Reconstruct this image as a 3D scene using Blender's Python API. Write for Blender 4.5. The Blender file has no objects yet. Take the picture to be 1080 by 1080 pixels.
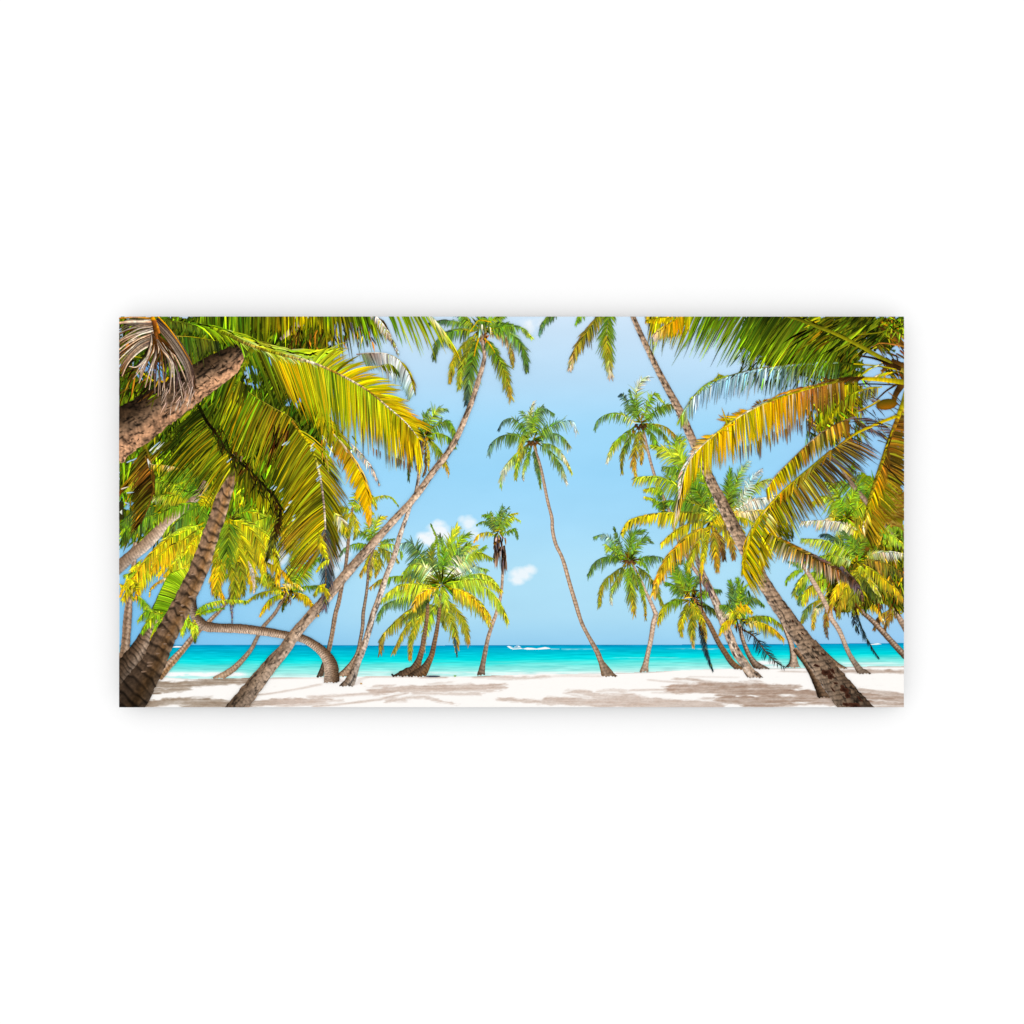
import bpy, math, random
import numpy as np

# ------------------------------------------------------------------ camera, light, exposure
S = 0.002                      # metres per unit of the print's own grid (1080 units across the frame)
SC = bpy.context.scene
COL = SC.collection
def gx(x): return (x - 540.0) * S
def gz(y): return (540.0 - y) * S

THICK = 0.040                  # the mounted print stands this far off the wall
cam_d = bpy.data.cameras.new('camera')
cam = bpy.data.objects.new('camera', cam_d)
COL.objects.link(cam)
DIST = 3.2
cam.location = (0, -THICK - DIST, 0)
cam.rotation_euler = (math.radians(90), 0, 0)
cam_d.sensor_width = 36.0
cam_d.lens = 36.0 * DIST / (1080 * S)
cam_d.clip_end = 100
SC.camera = cam

world = bpy.data.worlds.new('World')
SC.world = world
world.use_nodes = True
bg = world.node_tree.nodes['Background']
bg.inputs[0].default_value = (1, 1, 1, 1)
bg.inputs[1].default_value = 1.02       # the even white light of a studio cove

def softbox(name, loc, rot, size, energy):
    ld = bpy.data.lights.new(name, 'AREA')
    ld.shape = 'SQUARE'; ld.size = size; ld.energy = energy
    lo = bpy.data.objects.new(name, ld)
    lo.location = loc; lo.rotation_euler = rot
    COL.objects.link(lo)
softbox('studio_softbox', (0, -10.0, 0), (math.radians(90), 0, 0), 4.0, 215.0)

SC.view_settings.view_transform = 'Standard'
SC.view_settings.look = 'None'
SC.view_settings.exposure = 0.0
SC.view_settings.gamma = 1.0
SC.view_settings.use_curve_mapping = False
SC.render.engine = 'CYCLES'

# ------------------------------------------------------------------ materials
def plain_mat(name, rgb, rough=0.9, noise=0.0, scale=300):
    m = bpy.data.materials.new(name); m.use_nodes = True
    nt = m.node_tree; b = nt.nodes['Principled BSDF']
    b.inputs['Roughness'].default_value = rough
    b.inputs['Specular IOR Level'].default_value = 0.0
    b.inputs['Base Color'].default_value = (*rgb, 1)
    if noise:
        t = nt.nodes.new('ShaderNodeTexNoise'); t.inputs['Scale'].default_value = scale
        tc = nt.nodes.new('ShaderNodeTexCoord')
        nt.links.new(tc.outputs['Object'], t.inputs['Vector'])
        r = nt.nodes.new('ShaderNodeMapRange')
        r.inputs['To Min'].default_value = 1 - noise; r.inputs['To Max'].default_value = 1.0
        nt.links.new(t.outputs['Fac'], r.inputs['Value'])
        mx = nt.nodes.new('ShaderNodeMix'); mx.data_type = 'RGBA'; mx.blend_type = 'MULTIPLY'
        mx.inputs['Factor'].default_value = 1.0
        mx.inputs['A'].default_value = (*rgb, 1)
        nt.links.new(r.outputs['Result'], mx.inputs['B'])
        nt.links.new(mx.outputs['Result'], b.inputs['Base Color'])
    return m

def ink_mat(name, grain=0.10, scale=900):
    """printing ink: the colour laid down per point, with the fine grain of the print"""
    m = bpy.data.materials.new(name); m.use_nodes = True
    nt = m.node_tree; b = nt.nodes['Principled BSDF']
    b.inputs['Roughness'].default_value = 0.95
    b.inputs['Specular IOR Level'].default_value = 0.0
    a = nt.nodes.new('ShaderNodeAttribute'); a.attribute_name = 'ink'
    t = nt.nodes.new('ShaderNodeTexNoise'); t.inputs['Scale'].default_value = scale
    t.inputs['Detail'].default_value = 3
    tc = nt.nodes.new('ShaderNodeTexCoord')
    nt.links.new(tc.outputs['Object'], t.inputs['Vector'])
    r = nt.nodes.new('ShaderNodeMapRange')
    r.inputs['From Min'].default_value = 0.3; r.inputs['From Max'].default_value = 0.7
    r.inputs['To Min'].default_value = 1 - grain; r.inputs['To Max'].default_value = 1 + grain
    nt.links.new(t.outputs['Fac'], r.inputs['Value'])
    mx = nt.nodes.new('ShaderNodeMix'); mx.data_type = 'RGBA'; mx.blend_type = 'MULTIPLY'
    mx.inputs['Factor'].default_value = 1.0
    nt.links.new(a.outputs['Color'], mx.inputs['A'])
    nt.links.new(r.outputs['Result'], mx.inputs['B'])
    nt.links.new(mx.outputs['Result'], b.inputs['Base Color'])
    return m

M_WALL = plain_mat('white_paint', (0.86, 0.86, 0.86), 0.9, 0.004, 40)
M_BACK = plain_mat('unseen_dark_grey', (0.10, 0.10, 0.10), 0.9, 0.1, 60)  # dark so little light bounces behind the panel and the wall shadow deepens
M_EDGE = plain_mat('white_board_edge', (0.88, 0.88, 0.88), 0.8, 0.02, 200)
M_FLAT = ink_mat('ink_smooth', 0.012, 500)
M_LEAF = ink_mat('ink_leaf', 0.16, 700)
M_BARK = ink_mat('ink_bark', 0.16, 650)

# ------------------------------------------------------------------ mesh helpers
X0, X1, Y0, Y1 = 126.0, 953.3, 334.0, 745.8      # the printed face
PAPER = 0.83
def lin(c):
    c = np.clip(np.asarray(c, float) / 255.0, 0, 1.2)
    return PAPER * np.where(c <= 0.04045, c / 12.92, ((c + 0.055) / 1.055) ** 2.4)

LEV = [10]
EPS = 0.75e-6
def level(n=1):
    LEV[0] += n
    return LEV[0]

class MB:
    """collects flat inked shapes; build() links them as one mesh object"""
    def __init__(self): self.v = []; self.f = []; self.c = []; self.y1 = Y1
    def poly(self, pts, cols, lev):
        inside = [X0 <= p[0] <= X1 and Y0 <= p[1] <= self.y1 for p in pts]
        if not all(inside):
            pts, cols = clip(pts, cols, self.y1)
            if len(pts) < 3: return
        i = len(self.v)
        for p, c in zip(pts, cols):
            self.v.append((p[0], p[1], lev)); self.c.append(c)
        self.f.append(tuple(range(i, i + len(pts))))
    def build(self, name, mat, parent):
        me = bpy.data.meshes.new(name)
        fs = []
        for f in self.f:            # wind every face towards the viewer
            a = 0.0
            for k in range(len(f)):
                p, q = self.v[f[k]], self.v[f[(k + 1) % len(f)]]
                a += p[0] * q[1] - q[0] * p[1]
            fs.append(f if a < 0 else f[::-1])
        me.from_pydata([(gx(x), -(THICK + 1e-5 + l * EPS), gz(y)) for x, y, l in self.v], [], fs)
        at = me.color_attributes.new('ink', 'FLOAT_COLOR', 'POINT')
        c = np.ones((len(self.c), 4), np.float32); c[:, :3] = lin(np.array(self.c))
        at.data.foreach_set('color', c.ravel())
        me.materials.append(mat)
        o = bpy.data.objects.new(name, me); COL.objects.link(o); o.parent = parent
        return o

def clip(pts, cols, ymax=Y1):
    P = [(p[0], p[1], np.asarray(c, float)) for p, c in zip(pts, cols)]
    for ax, lim, sg in ((0, X0, 1), (0, X1, -1), (1, Y0, 1), (1, ymax, -1)):
        out = []
        for k in range(len(P)):
            a, b = P[k - 1], P[k]
            da, db = sg * (a[ax] - lim), sg * (b[ax] - lim)
            if (da >= 0) != (db >= 0):
                t = da / (da - db)
                out.append((a[0] + (b[0] - a[0]) * t, a[1] + (b[1] - a[1]) * t, a[2] + (b[2] - a[2]) * t))
            if db >= 0: out.append(b)
        P = out
        if len(P) < 3: return [], []
    return [(p[0], p[1]) for p in P], [p[2] for p in P]

def grid_mesh(xs, ys, colfn, lev, name, mat, parent, mask=None):
    X, Y = np.meshgrid(xs, ys)
    C = colfn(X, Y)
    ny, nx = X.shape
    v = np.stack([(X - 540) * S, np.full_like(X, -(THICK + 1e-5 + lev * EPS)), (540 - Y) * S], -1).reshape(-1, 3)
    idx = np.arange(nx * ny).reshape(ny, nx)
    q = np.stack([idx[1:, :-1], idx[1:, 1:], idx[:-1, 1:], idx[:-1, :-1]], -1).reshape(-1, 4)
    if mask is not None:
        mk = mask(X, Y)
        keep = (mk[1:, :-1] | mk[1:, 1:] | mk[:-1, 1:] | mk[:-1, :-1]).ravel()
        q = q[keep]
        used = np.unique(q); remap = -np.ones(nx * ny, int); remap[used] = np.arange(len(used))
        v = v[used]; q = remap[q]; C = C.reshape(-1, 3)[used]
    me = bpy.data.meshes.new(name)
    me.from_pydata(v.tolist(), [], q.tolist())
    at = me.color_attributes.new('ink', 'FLOAT_COLOR', 'POINT')
    c = np.ones((len(v), 4), np.float32); c[:, :3] = lin(C.reshape(-1, 3))
    at.data.foreach_set('color', c.ravel())
    me.materials.append(mat)
    o = bpy.data.objects.new(name, me); COL.objects.link(o); o.parent = parent
    return o

def vnoise(x, y, seed=0):
    x = np.asarray(x, float); y = np.asarray(y, float)
    xi = np.floor(x).astype(np.int64); yi = np.floor(y).astype(np.int64)
    fx = x - xi; fy = y - yi
    fx = fx * fx * (3 - 2 * fx); fy = fy * fy * (3 - 2 * fy)
    def h(a, b):
        n = (a * 374761393 + b * 668265263 + seed * 974634777) & 0xffffffff
        n = ((n ^ (n >> 13)) * 1274126177) & 0xffffffff
        return ((n ^ (n >> 16)) & 0xffff) / 65535.0
    return (h(xi, yi) * (1 - fx) + h(xi + 1, yi) * fx) * (1 - fy) + (h(xi, yi + 1) * (1 - fx) + h(xi + 1, yi + 1) * fx) * fy
def fbm(x, y, seed=0, o=4):
    s = 0; a = 0.5; t = 0
    for k in range(o):
        s = s + a * vnoise(x * 2 ** k, y * 2 ** k, seed + k * 17); t += a; a *= 0.55
    return s / t

def curve(pts, step):
    """smooth resampling of a polyline of (x, y[, w]); returns points every `step` units"""
    p = np.array(pts, float)
    if len(p) == 2: p = np.stack([p[0], (p[0] + p[1]) / 2, p[1]])
    q = np.vstack([2 * p[0] - p[1], p, 2 * p[-1] - p[-2]])
    out = []
    for i in range(1, len(q) - 2):
        for t in np.linspace(0, 1, 14, endpoint=False):
            a, b, c, d = q[i - 1:i + 3]
            out.append(0.5 * ((2 * b) + (c - a) * t + (2 * a - 5 * b + 4 * c - d) * t * t + (3 * b - a - 3 * c + d) * t ** 3))
    out.append(p[-1]); out = np.array(out)
    s = np.r_[0, np.cumsum(np.hypot(*(out[1:, :2] - out[:-1, :2]).T))]
    n = max(2, int(round(s[-1] / step)) + 1)
    u = np.linspace(0, s[-1], n)
    return np.stack([np.interp(u, s, out[:, k]) for k in range(out.shape[1])], -1), s[-1]

def ramp(cols, t):
    cols = np.asarray(cols, float)
    if len(cols) == 1: return cols[0]
    t = min(max(t, 0), 0.9999) * (len(cols) - 1); i = int(t)
    return cols[i] + (cols[i + 1] - cols[i]) * (t - i)

C = dict(
 g=(84,120,16), G=(112,152,18), l=(150,178,18), L=(188,205,38), y=(206,184,10), Y=(238,204,12), o=(226,162,12), O=(248,188,8),
 d=(48,62,10), D=(24,30,4), v=(114,114,16), V=(150,144,18), b=(120,80,24), B=(70,44,14), k=(22,14,8), n=(166,120,28),
 w=(240,240,232), p=(216,222,180), P=(232,216,190), t=(98,142,120), T=(146,188,190), s=(168,196,214), q=(222,190,160),
 m=(120,104,116), e=(156,130,118), r=(196,120,50), f=(78,106,50), h=(104,132,60), x=(176,150,60), z=(40,66,72),
 **{'0':(40,28,18), '1':(80,60,42), '2':(140,110,85), '3':(178,148,121), '4':(208,179,154), '5':(222,202,184), '6':(146,106,66), '7':(206,154,116), '8':(104,84,40)})
def cl(s): return [C[ch] for ch in s]

SKYTONE = np.array((172., 216., 240.))
R = random.Random(11)
INK = [1.0]          # overall density of the ink for the frond group being drawn
def jit(c, s, hue=0.12):
    k = INK[0] * math.exp(R.gauss(0, s)); h = R.gauss(0, hue)
    return np.array((c[0] * k * (1 + h), c[1] * k, c[2] * k * (1 - h * 0.5)))

def blade(mb, x, y, dx, dy, ln, w, g2, c0, c1, lev, seg=4, bend=0.0):
    pts = []; px, py = x, y
    for k in range(seg + 1):
        t = k / seg
        ww = w * (0.55 + 0.45 * min(1, t * 3)) * (1 - t ** 2.2) + 0.12
        pts.append((px, py, dx, dy, ww, t))
        ddx, ddy = dx + bend * -dy / seg, dy + g2 / seg + bend * dx / seg
        n = math.hypot(ddx, ddy) or 1
        dx, dy = ddx / n, ddy / n
        px += dx * ln / seg; py += dy * ln / seg
    for k in range(seg):
        a, b = pts[k], pts[k + 1]
        ca = c0 + (c1 - c0) * a[5] ** 1.3; cb = c0 + (c1 - c0) * b[5] ** 1.3
        # one half of the blade a little lighter than the other: shading of a midrib fold, put into the ink
        A0 = (a[0] - a[3] * a[4] / 2, a[1] + a[2] * a[4] / 2); A1 = (a[0] + a[3] * a[4] / 2, a[1] - a[2] * a[4] / 2)
        B0 = (b[0] - b[3] * b[4] / 2, b[1] + b[2] * b[4] / 2); B1 = (b[0] + b[3] * b[4] / 2, b[1] - b[2] * b[4] / 2)
        mb.poly([A0, A1, B1, B0], [ca * 0.80, ca * 1.12, cb * 1.12, cb * 0.80], lev)

def ribbon(mb, pts, w0, w1, cols, lev, edge=0.7, step=2.0, ns=0.12):
    q, _ = curve(pts, step)
    n = len(q)
    for k in range(n - 1):
        a, b = q[k], q[k + 1]
        d = b - a; L = math.hypot(d[0], d[1]) or 1; nx, ny = -d[1] / L, d[0] / L
        ta, tb = k / (n - 1), (k + 1) / (n - 1)
        wa, wb = (w0 + (w1 - w0) * ta) / 2, (w0 + (w1 - w0) * tb) / 2
        ca, cb = ramp(cols, ta), ramp(cols, tb)
        j = 1 + R.uniform(-ns, ns)
        mb.poly([(a[0] + nx * wa, a[1] + ny * wa), (a[0] - nx * wa, a[1] - ny * wa), (b[0] - nx * wb, b[1] - ny * wb), (b[0] + nx * wb, b[1] + ny * wb)],
                [ca * edge * j, ca * 1.1 * j, cb * 1.1 * j, cb * edge * j], lev)

def frond(mb, pts, L, c='gl', ct=None, g=0.7, up=0.55, a=(72, 28), w=1.7, s=1.35, g2=0.5, rc='v', rw=1.3, rt=0.5, t0=0.06,
          prof=(0.55, 1.0, 0.45), js=0.23, hue=0.11, hi=0.06, hic='L', air=0.0, dk=0.09, side=0, lr=(1, 1), absd=None, lj=0.14, under=None, skip=0.0, dj=6, rachis=True):
    """one palm frond: a curved rib with two rows of leaflets. L longest leaflet, g how much they hang, up length of the row on
    the upper side, a angle to the rib at base and tip, side -1/1 keeps one row only, absd absolute leaflet directions instead."""
    if up >= 0.9 and absd is None and a == (72, 28): a = (48, 16); L = L * .82       # fronds that stand up keep their leaflets close
    q, tot = curve([(p[0], p[1]) for p in pts], s)
    n = len(q); cc = cl(c); cct = cl(ct) if ct else [np.array(x) * 1.02 for x in cc]
    base = level(8)
    order = list(range(n))
    for k in order:
        t = k / max(1, n - 1)
        if t < t0: continue
        i0, i1 = max(0, k - 1), min(n - 1, k + 1)
        d = q[i1] - q[i0]; dl = math.hypot(*d) or 1; d = d / dl
        pf = np.interp(t, (0, 0.4, 1), prof)
        for sd in (-1, 1):
            if side and sd != side: continue
            if R.random() < skip: continue
            nx, ny = (d[1] * -sd, d[0] * sd)
            an = math.radians(a[0] + (a[1] - a[0]) * t + R.gauss(0, dj))
            vx, vy = d[0] * math.cos(an) + nx * math.sin(an), d[1] * math.cos(an) + ny * math.sin(an)
            ln = L * pf * (lr[0] if sd < 0 else lr[1]) * (1 + R.gauss(0, lj))
            if absd is None:
                if ny < -0.15: ln *= up + (1 - up) * (1 - min(1, -ny))
                vy += g * (0.6 + 0.4 * abs(ny)) * (1 if ny > -0.2 else 0.75)
            else:
                ad = math.radians(np.interp(t, np.linspace(0, 1, len(absd)), absd) + R.gauss(0, dj * 0.6))
                vx, vy = math.cos(ad), math.sin(ad)
            m = math.hypot(vx, vy) or 1; vx, vy = vx / m, vy / m
            c0 = jit(ramp(cc, t), js, hue); c1 = jit(ramp(cct, t), js, hue)
            u = R.random()
            if u < hi: c0 = c0 * 0.4 + np.array(C[hic]) * 0.6  # pale highlight inked onto a share of the leaflets
            elif u < hi + dk: c0 = c0 * 0.52; c1 = c1 * 0.66
            if air: c0 = c0 + (SKYTONE - c0) * air * .22; c1 = c1 + (SKYTONE - c1) * min(.85, air * R.uniform(.5, 1.25))
            blade(mb, q[k][0], q[k][1], vx, vy, max(1.5, ln), w * (1 + R.uniform(-0.25, 0.25)), g2, c0, c1, base + (k * 2 + (sd > 0)) % 7, seg=4 if ln > 9 else 3)
    if rachis: ribbon(mb, pts, rw, rt, cl(rc), level(1), step=2.2)

def scatter(mb, n, box, cols, L=(8, 20), w=(1.0, 2.2), dirs=(60, 120), js=0.35, poly=None):
    """loose leaflets filling a dense part of a crown"""
    x0, y0, x1, y1 = box; cc = cl(cols)
    for k in range(n):
        x, y = R.uniform(x0, x1), R.uniform(y0, y1)
        a = math.radians(R.uniform(*dirs)); c = jit(R.choice(cc), js)
        if k % 12 == 0: base = level(1)
        blade(mb, x, y, math.cos(a), math.sin(a), R.uniform(*L), R.uniform(*w), 0.3, c * 0.9, c * R.uniform(0.8, 1.25), base, seg=3)

def trunk(mb, pts, cols, ring=5.0, rs=0.35, ns=0.35, seed=1, blot=0.0, tilt=0.25, crack=0.0, vshade=None, rag=0.05, rj=0.3, gy=None):
    """tapered trunk: cols = colour at the left edge, middle and right edge (looking along pts); ring scars across, bark noise"""
    q, tot = curve(pts, 0.8)
    n = len(q); wmax = max(p[2] for p in pts); m = int(max(4, min(30, wmax * 1.25)))
    lev = level(2)
    d = np.gradient(q[:, :2], axis=0); dl = np.hypot(d[:, 0], d[:, 1]) + 1e-9; d /= dl[:, None]
    arc = np.arange(n) * 0.8
    U = np.linspace(-1, 1, m + 1)
    rough = 1 + rag * (vnoise(arc / 3.0, arc * 0, seed + 5) - 0.5) * 2
    cc = np.array(cl(cols), float)  # tones from edge to edge paint the trunk's side light into the ink
    V = []; CC = []
    ringpos = arc[:, None] + tilt * U[None, :] * q[:, 2:3] * 0.5 + (vnoise(arc[:, None] / 6 + U * 1.3, U * 2 + 0 * arc[:, None], seed) - 0.5) * ring * rj * 2
    ph = (ringpos / ring) % 1.0
    band = np.exp(-((ph - 0.5) / 0.17) ** 2) * (0.45 + 0.9 * vnoise(ringpos / ring // 1 * 3.7, U * 1.6 + 0 * ringpos, seed + 3))
    lum = 1 - rs * band + 0.25 * rs * np.exp(-((ph - 0.78) / 0.12) ** 2)
    nz = fbm(arc[:, None] / 2.6 + 0 * U, (U * q[:, 2:3] * 0.5) / 1.7 + 50, seed + 9, 3) - 0.5
    lum = 1.07 * lum * (1 + ns * 1.25 * nz)
    big = fbm(arc[:, None] / 9 + 0 * U, (U * q[:, 2:3] * 0.5) / 5 + 9, seed + 21, 3)
    if blot: lum = lum * (1 - blot * np.clip((big - 0.56) * 7, 0, 1))
    if crack:
        ck = fbm(arc[:, None] / 5.5 + 0 * U, (U * q[:, 2:3] * 0.5) / 1.6 + 80, seed + 31, 3)
        lum = lum * (1 - crack * np.clip((ck - 0.58) * 8, 0, 1))
    if vshade is not None:
        lum = lum * np.interp(arc / arc[-1], np.linspace(0, 1, len(vshade)), vshade)[:, None]
    for k in range(n):
        nx, ny = d[k][1], -d[k][0]
        for j in range(m + 1):
            r = q[k, 2] / 2 * rough[k] * U[j]
            V.append((q[k, 0] - nx * r, q[k, 1] - ny * r))
            t = (U[j] + 1) / 2 * (len(cc) - 1); i = min(int(t), len(cc) - 2)
            CC.append(np.clip((cc[i] + (cc[i + 1] - cc[i]) * (t - i)) * max(0.12, lum[k, j]), 0, 255))
    for k in range(n - 1):
        for j in range(m):
            ii = (k * (m + 1) + j, k * (m + 1) + j + 1, (k + 1) * (m + 1) + j + 1, (k + 1) * (m + 1) + j)
            if gy is not None: mb.y1 = min(Y1, gy + 0.5 * math.sin(V[ii[0]][0] * 1.9) + 0.4 * math.sin(V[ii[0]][0] * .7))
            mb.poly([V[i] for i in ii], [CC[i] for i in ii], lev)
    mb.y1 = Y1

def heart(mb, x, y, r, n=34, cols='vGgVdbg'):
    """the packed leaf stalks where all fronds of a crown spring from"""
    cc = cl(cols)
    for k in range(n):
        a = R.uniform(0, 2 * math.pi); c = jit(R.choice(cc), .3); q = R.uniform(0, .5) * r
        if k % 8 == 0: base = level(1)
        blade(mb, x + math.cos(a) * q, y + math.sin(a) * q * .8, math.cos(a), math.sin(a) * .9 - .1, R.uniform(.5, 1.15) * r, R.uniform(1.1, 2.0), .35, c * .8, c, base, seg=3)

def thicket(poly, holes, cols, name, ang, label, sc=(16, 2.2), edge=4, seed=1):
    """deep shade-green tangle behind the fronds: streaks along one hanging direction"""
    P = np.array(poly, float); cc = np.array(cl(cols))
    ca, sa = math.cos(math.radians(ang)), math.sin(math.radians(ang))
    def inside(X, Y):
        jx = X + (fbm(X / 5, Y / 5, seed, 3) - .5) * edge * 4; jy = Y + (fbm(X / 5, Y / 5, seed + 4, 3) - .5) * edge * 4
        r = np.zeros(X.shape, bool)
        for (xa, ya), (xb, yb) in zip(P, np.roll(P, -1, 0)):
            r ^= ((ya > jy) != (yb > jy)) & (jx < (xb - xa) * (jy - ya) / (yb - ya + 1e-9) + xa)
        for hx, hy, rx, ry in holes: r &= np.hypot((jx - hx) / rx, (jy - hy) / ry) > 1
        return r
    def colf(X, Y):
        wob = (fbm(X / 30, Y / 30, seed + 8, 2) - .5) * 26
        u = (X * ca + Y * sa + wob) / sc[0]; v = (-X * sa + Y * ca + wob) / sc[1]
        t = np.clip((fbm(u, v, seed + 2, 3) - .22) * 1.75, 0, .999) * (len(cc) - 1)
        i = t.astype(int); f = (t - i)[..., None]
        c = cc[i] * (1 - f) + cc[np.minimum(i + 1, len(cc) - 1)] * f
        return c * (0.62 + 0.8 * fbm(X / 12, Y / 12, seed + 6, 3))[..., None]
    x0, y0 = P.min(0); x1, y1 = P.max(0)
    o = grid_mesh(np.arange(max(X0, x0), min(X1, x1) + .3, .62).clip(max=X1), np.arange(max(Y0, y0), y1, .62), colf, level(2), name, M_LEAF, PRINT, inside)
    o['label'] = label; o['kind'] = 'stuff'
    return o

# ------------------------------------------------------------------ wall and mounted print
def box_mesh(name, x0, x1, y0, y1, z0, z1, mat, parent=None):
    v = [(x, y, z) for x in (x0, x1) for y in (y0, y1) for z in (z0, z1)]
    f = [(0, 1, 3, 2), (4, 6, 7, 5), (0, 4, 5, 1), (2, 3, 7, 6), (0, 2, 6, 4), (1, 5, 7, 3)]
    me = bpy.data.meshes.new(name); me.from_pydata(v, [], f); me.materials.append(mat)
    import bmesh
    bm = bmesh.new(); bm.from_mesh(me); bmesh.ops.recalc_face_normals(bm, faces=bm.faces); bm.to_mesh(me); bm.free()
    o = bpy.data.objects.new(name, me); COL.objects.link(o); o.parent = parent
    return o
wall = box_mesh('wall', -9, 9, 0, 0.12, -7, 7, M_WALL)
wall['kind'] = 'structure'
wall['label'] = 'plain bright white wall behind the print'

PRINT = bpy.data.objects.new('wall_print', None); COL.objects.link(PRINT)
PRINT['label'] = 'unframed panoramic wall print of a tropical beach with palm trees, mounted on white wall'
PRINT['category'] = 'wall art'
box_mesh('panel', gx(X0), gx(X1), -THICK, -THICK + 0.004, gz(Y1), gz(Y0), M_EDGE, PRINT)
box_mesh('unseen_dark_back', gx(X0) + 0.002, gx(X1) - 0.002, -THICK + 0.004, -THICK + 0.008, gz(Y1) + 0.002, gz(Y0) - 0.002, M_BACK, PRINT)  # unseen dark back, added to deepen the soft shadow on the wall
for zz in (0.24, -0.24):      # battens between the wall and the panel
    box_mesh('hanging_batten', -0.5, 0.5, -THICK + 0.008, 0.0, zz - 0.02, zz + 0.02, M_BACK, PRINT)

def part(name, o, label=None):
    o.name = name
    if label: o['label'] = label
    return o
# ------------------------------------------------------------------ the printed picture: sky, clouds, sea, sand
def skycol(X, Y):
    ys = [334, 360, 400, 450, 500, 545, 600, 650, 672, 681]
    tab = np.array([(208,230,249), (198,226,248), (184,221,247), (161,216,248), (155,214,248), (162,217,248), (176,224,247), (172,220,244), (158,211,241), (150,206,239)], float)
    base = np.stack([np.interp(Y, ys, tab[:, k]) for k in range(3)], -1)
    left = np.array((116, 190, 240), float)
    f = np.clip((400 - X) / 260, 0, 1)[..., None] * 0.75 * np.clip((Y - 480) / 150, 0, 1)[..., None]
    rt = np.array((150, 196, 240), float)
    f2 = np.clip((X - 800) / 120, 0, 1)[..., None] * 0.45
    c = base * (1 - f) + left * f
    c = c * (1 - f2) + rt * f2
    n = (fbm(X / 60, Y / 25, 5) - 0.5)[..., None] * 7
    return c + n
SKY = grid_mesh(np.arange(X0, X1 + 0.01, (X1 - X0) / 300), np.linspace(Y0, 684, 150), skycol, 0, 'sky', M_FLAT, PRINT)

def cloud(lobes, top, seed, label):
    xs = [l[0] for l in lobes]; ys = [l[1] for l in lobes]; m = max(max(l[2], l[3]) for l in lobes) * 1.5
    def alpha(X, Y):
        d = 0
        for (cx, cy, rx, ry, a) in lobes:
            d = np.maximum(d, a * np.exp(-(((X - cx) / rx) ** 2 + ((Y - cy) / ry) ** 2) * 1.1))
        n = fbm(X / 6.5, Y / 5, seed, 4)
        return np.clip((d * (0.35 + 1.25 * n) - 0.22) * 1.9, 0, 1) ** .7 * top
    def colf(X, Y):
        a = alpha(X, Y)[..., None]
        return skycol(X, Y) * (1 - a) + np.array((246, 249, 252.)) * a
    o = grid_mesh(np.arange(max(X0, min(xs) - m), min(X1, max(xs) + m), 0.9), np.arange(max(Y0, min(ys) - m), max(ys) + m, 0.9), colf, level(2), 'cloud', M_FLAT, SKY, lambda X, Y: alpha(X, Y) > 0.004)
    o['label'] = label
cloud([(450, 568, 12, 9, 1), (462, 560, 11, 11, 1.1), (456, 572, 16, 6, .9), (470, 566, 8, 9, .7)], 0.95, 3, 'bright white puff of cloud over the yellow double palm')
cloud([(494, 552, 9, 9, .8), (500, 562, 10, 9, .7), (488, 548, 8, 6, .5)], 0.8, 4, 'thin white cloud beside the small palm with brown skirt')
cloud([(549, 606, 12, 8, 1.0), (545, 612, 9, 6, .9), (558, 601, 9, 6, .8)], 0.85, 8, 'small white cloud alone in the middle of the sky')
cloud([(556, 344, 9, 11, .7), (566, 340, 20, 8, .4)], 0.8, 9, 'faint white cloud at the top edge')
cloud([(356, 585, 14, 12, .9), (362, 575, 10, 12, .8), (350, 600, 12, 14, .7)], 0.85, 12, 'white cloud behind the thin trunks left of centre')
cloud([(292, 588, 12, 9, 1.1), (284, 594, 9, 8, .8)], 0.95, 14, 'white cloud showing through the left fronds')

def seacol(X, Y):
    hz = np.interp(X, (126, 300, 420, 620, 720, 850, 953), (680.2, 680.3, 681, 680.2, 680, 679.2, 678.3))
    sh = np.interp(X, SX, SY)
    v = np.clip((Y - hz) / (sh - hz), 0, 1.2)
    wv = (fbm(X / 38, Y / 1.3, 31, 3) - 0.5) * 0.16 * np.clip(v * 3, 0.15, 1)
    v2 = v + wv
    st = [0, 0.03, 0.09, 0.2, 0.33, 0.45, 0.52, 0.62, 0.75, 0.9, 1.0, 1.2]
    tab = np.array([(20,140,190), (0,150,196), (0,172,206), (0,184,210), (0,206,219), (0,222,226), (44,228,226), (96,229,223), (132,233,226), (168,239,232), (214,246,242), (236,250,247)], float)
    c = np.stack([np.interp(v2, st, tab[:, k]) for k in range(3)], -1)
    tx = (fbm(X / 16, Y / 0.9, 77, 3) - 0.5)
    c = c * (1 + 0.16 * tx)[..., None] + 26 * tx[..., None] * np.array((1, .5, .4))
    # white breakers
    def foam(x0, x1, y, h, a, sd):
        e = np.clip((X - x0) / 10, 0, 1) * np.clip((x1 - X) / 10, 0, 1)
        n = fbm(X / 9, Y / 2 + sd, sd, 3)
        return a * e * np.exp(-((Y - (y + (n - .5) * 1.5)) / h) ** 2) * np.clip(n * 2.2, 0, 1.2)
    w = foam(160, 262, 711.2, 2.4, 1.3, 3) + foam(792, 826, 699, 2.6, 1.1, 9) + foam(790, 830, 703.5, 1.6, .8, 10) + foam(444, 560, 709.5, 1.4, .55, 12) + foam(330, 420, 709, 1.2, .4, 13) \
        + foam(700, 775, 684.4, .5, .55, 15) + foam(590, 640, 684.6, .5, .5, 16) + foam(640, 720, 693.5, .5, .35, 18) + foam(560, 660, 709.8, 1.5, .6, 19) + foam(880, 950, 699.5, 1.2, .5, 22)
    w = np.clip(w, 0, 1)[..., None]
    return c * (1 - w) + np.array((252, 253, 252.)) * w
SX = [126, 170, 200, 228, 262, 336, 360, 400, 444, 500, 520, 560, 620, 650, 680, 720, 760, 800, 850, 885, 920, 954]
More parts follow.
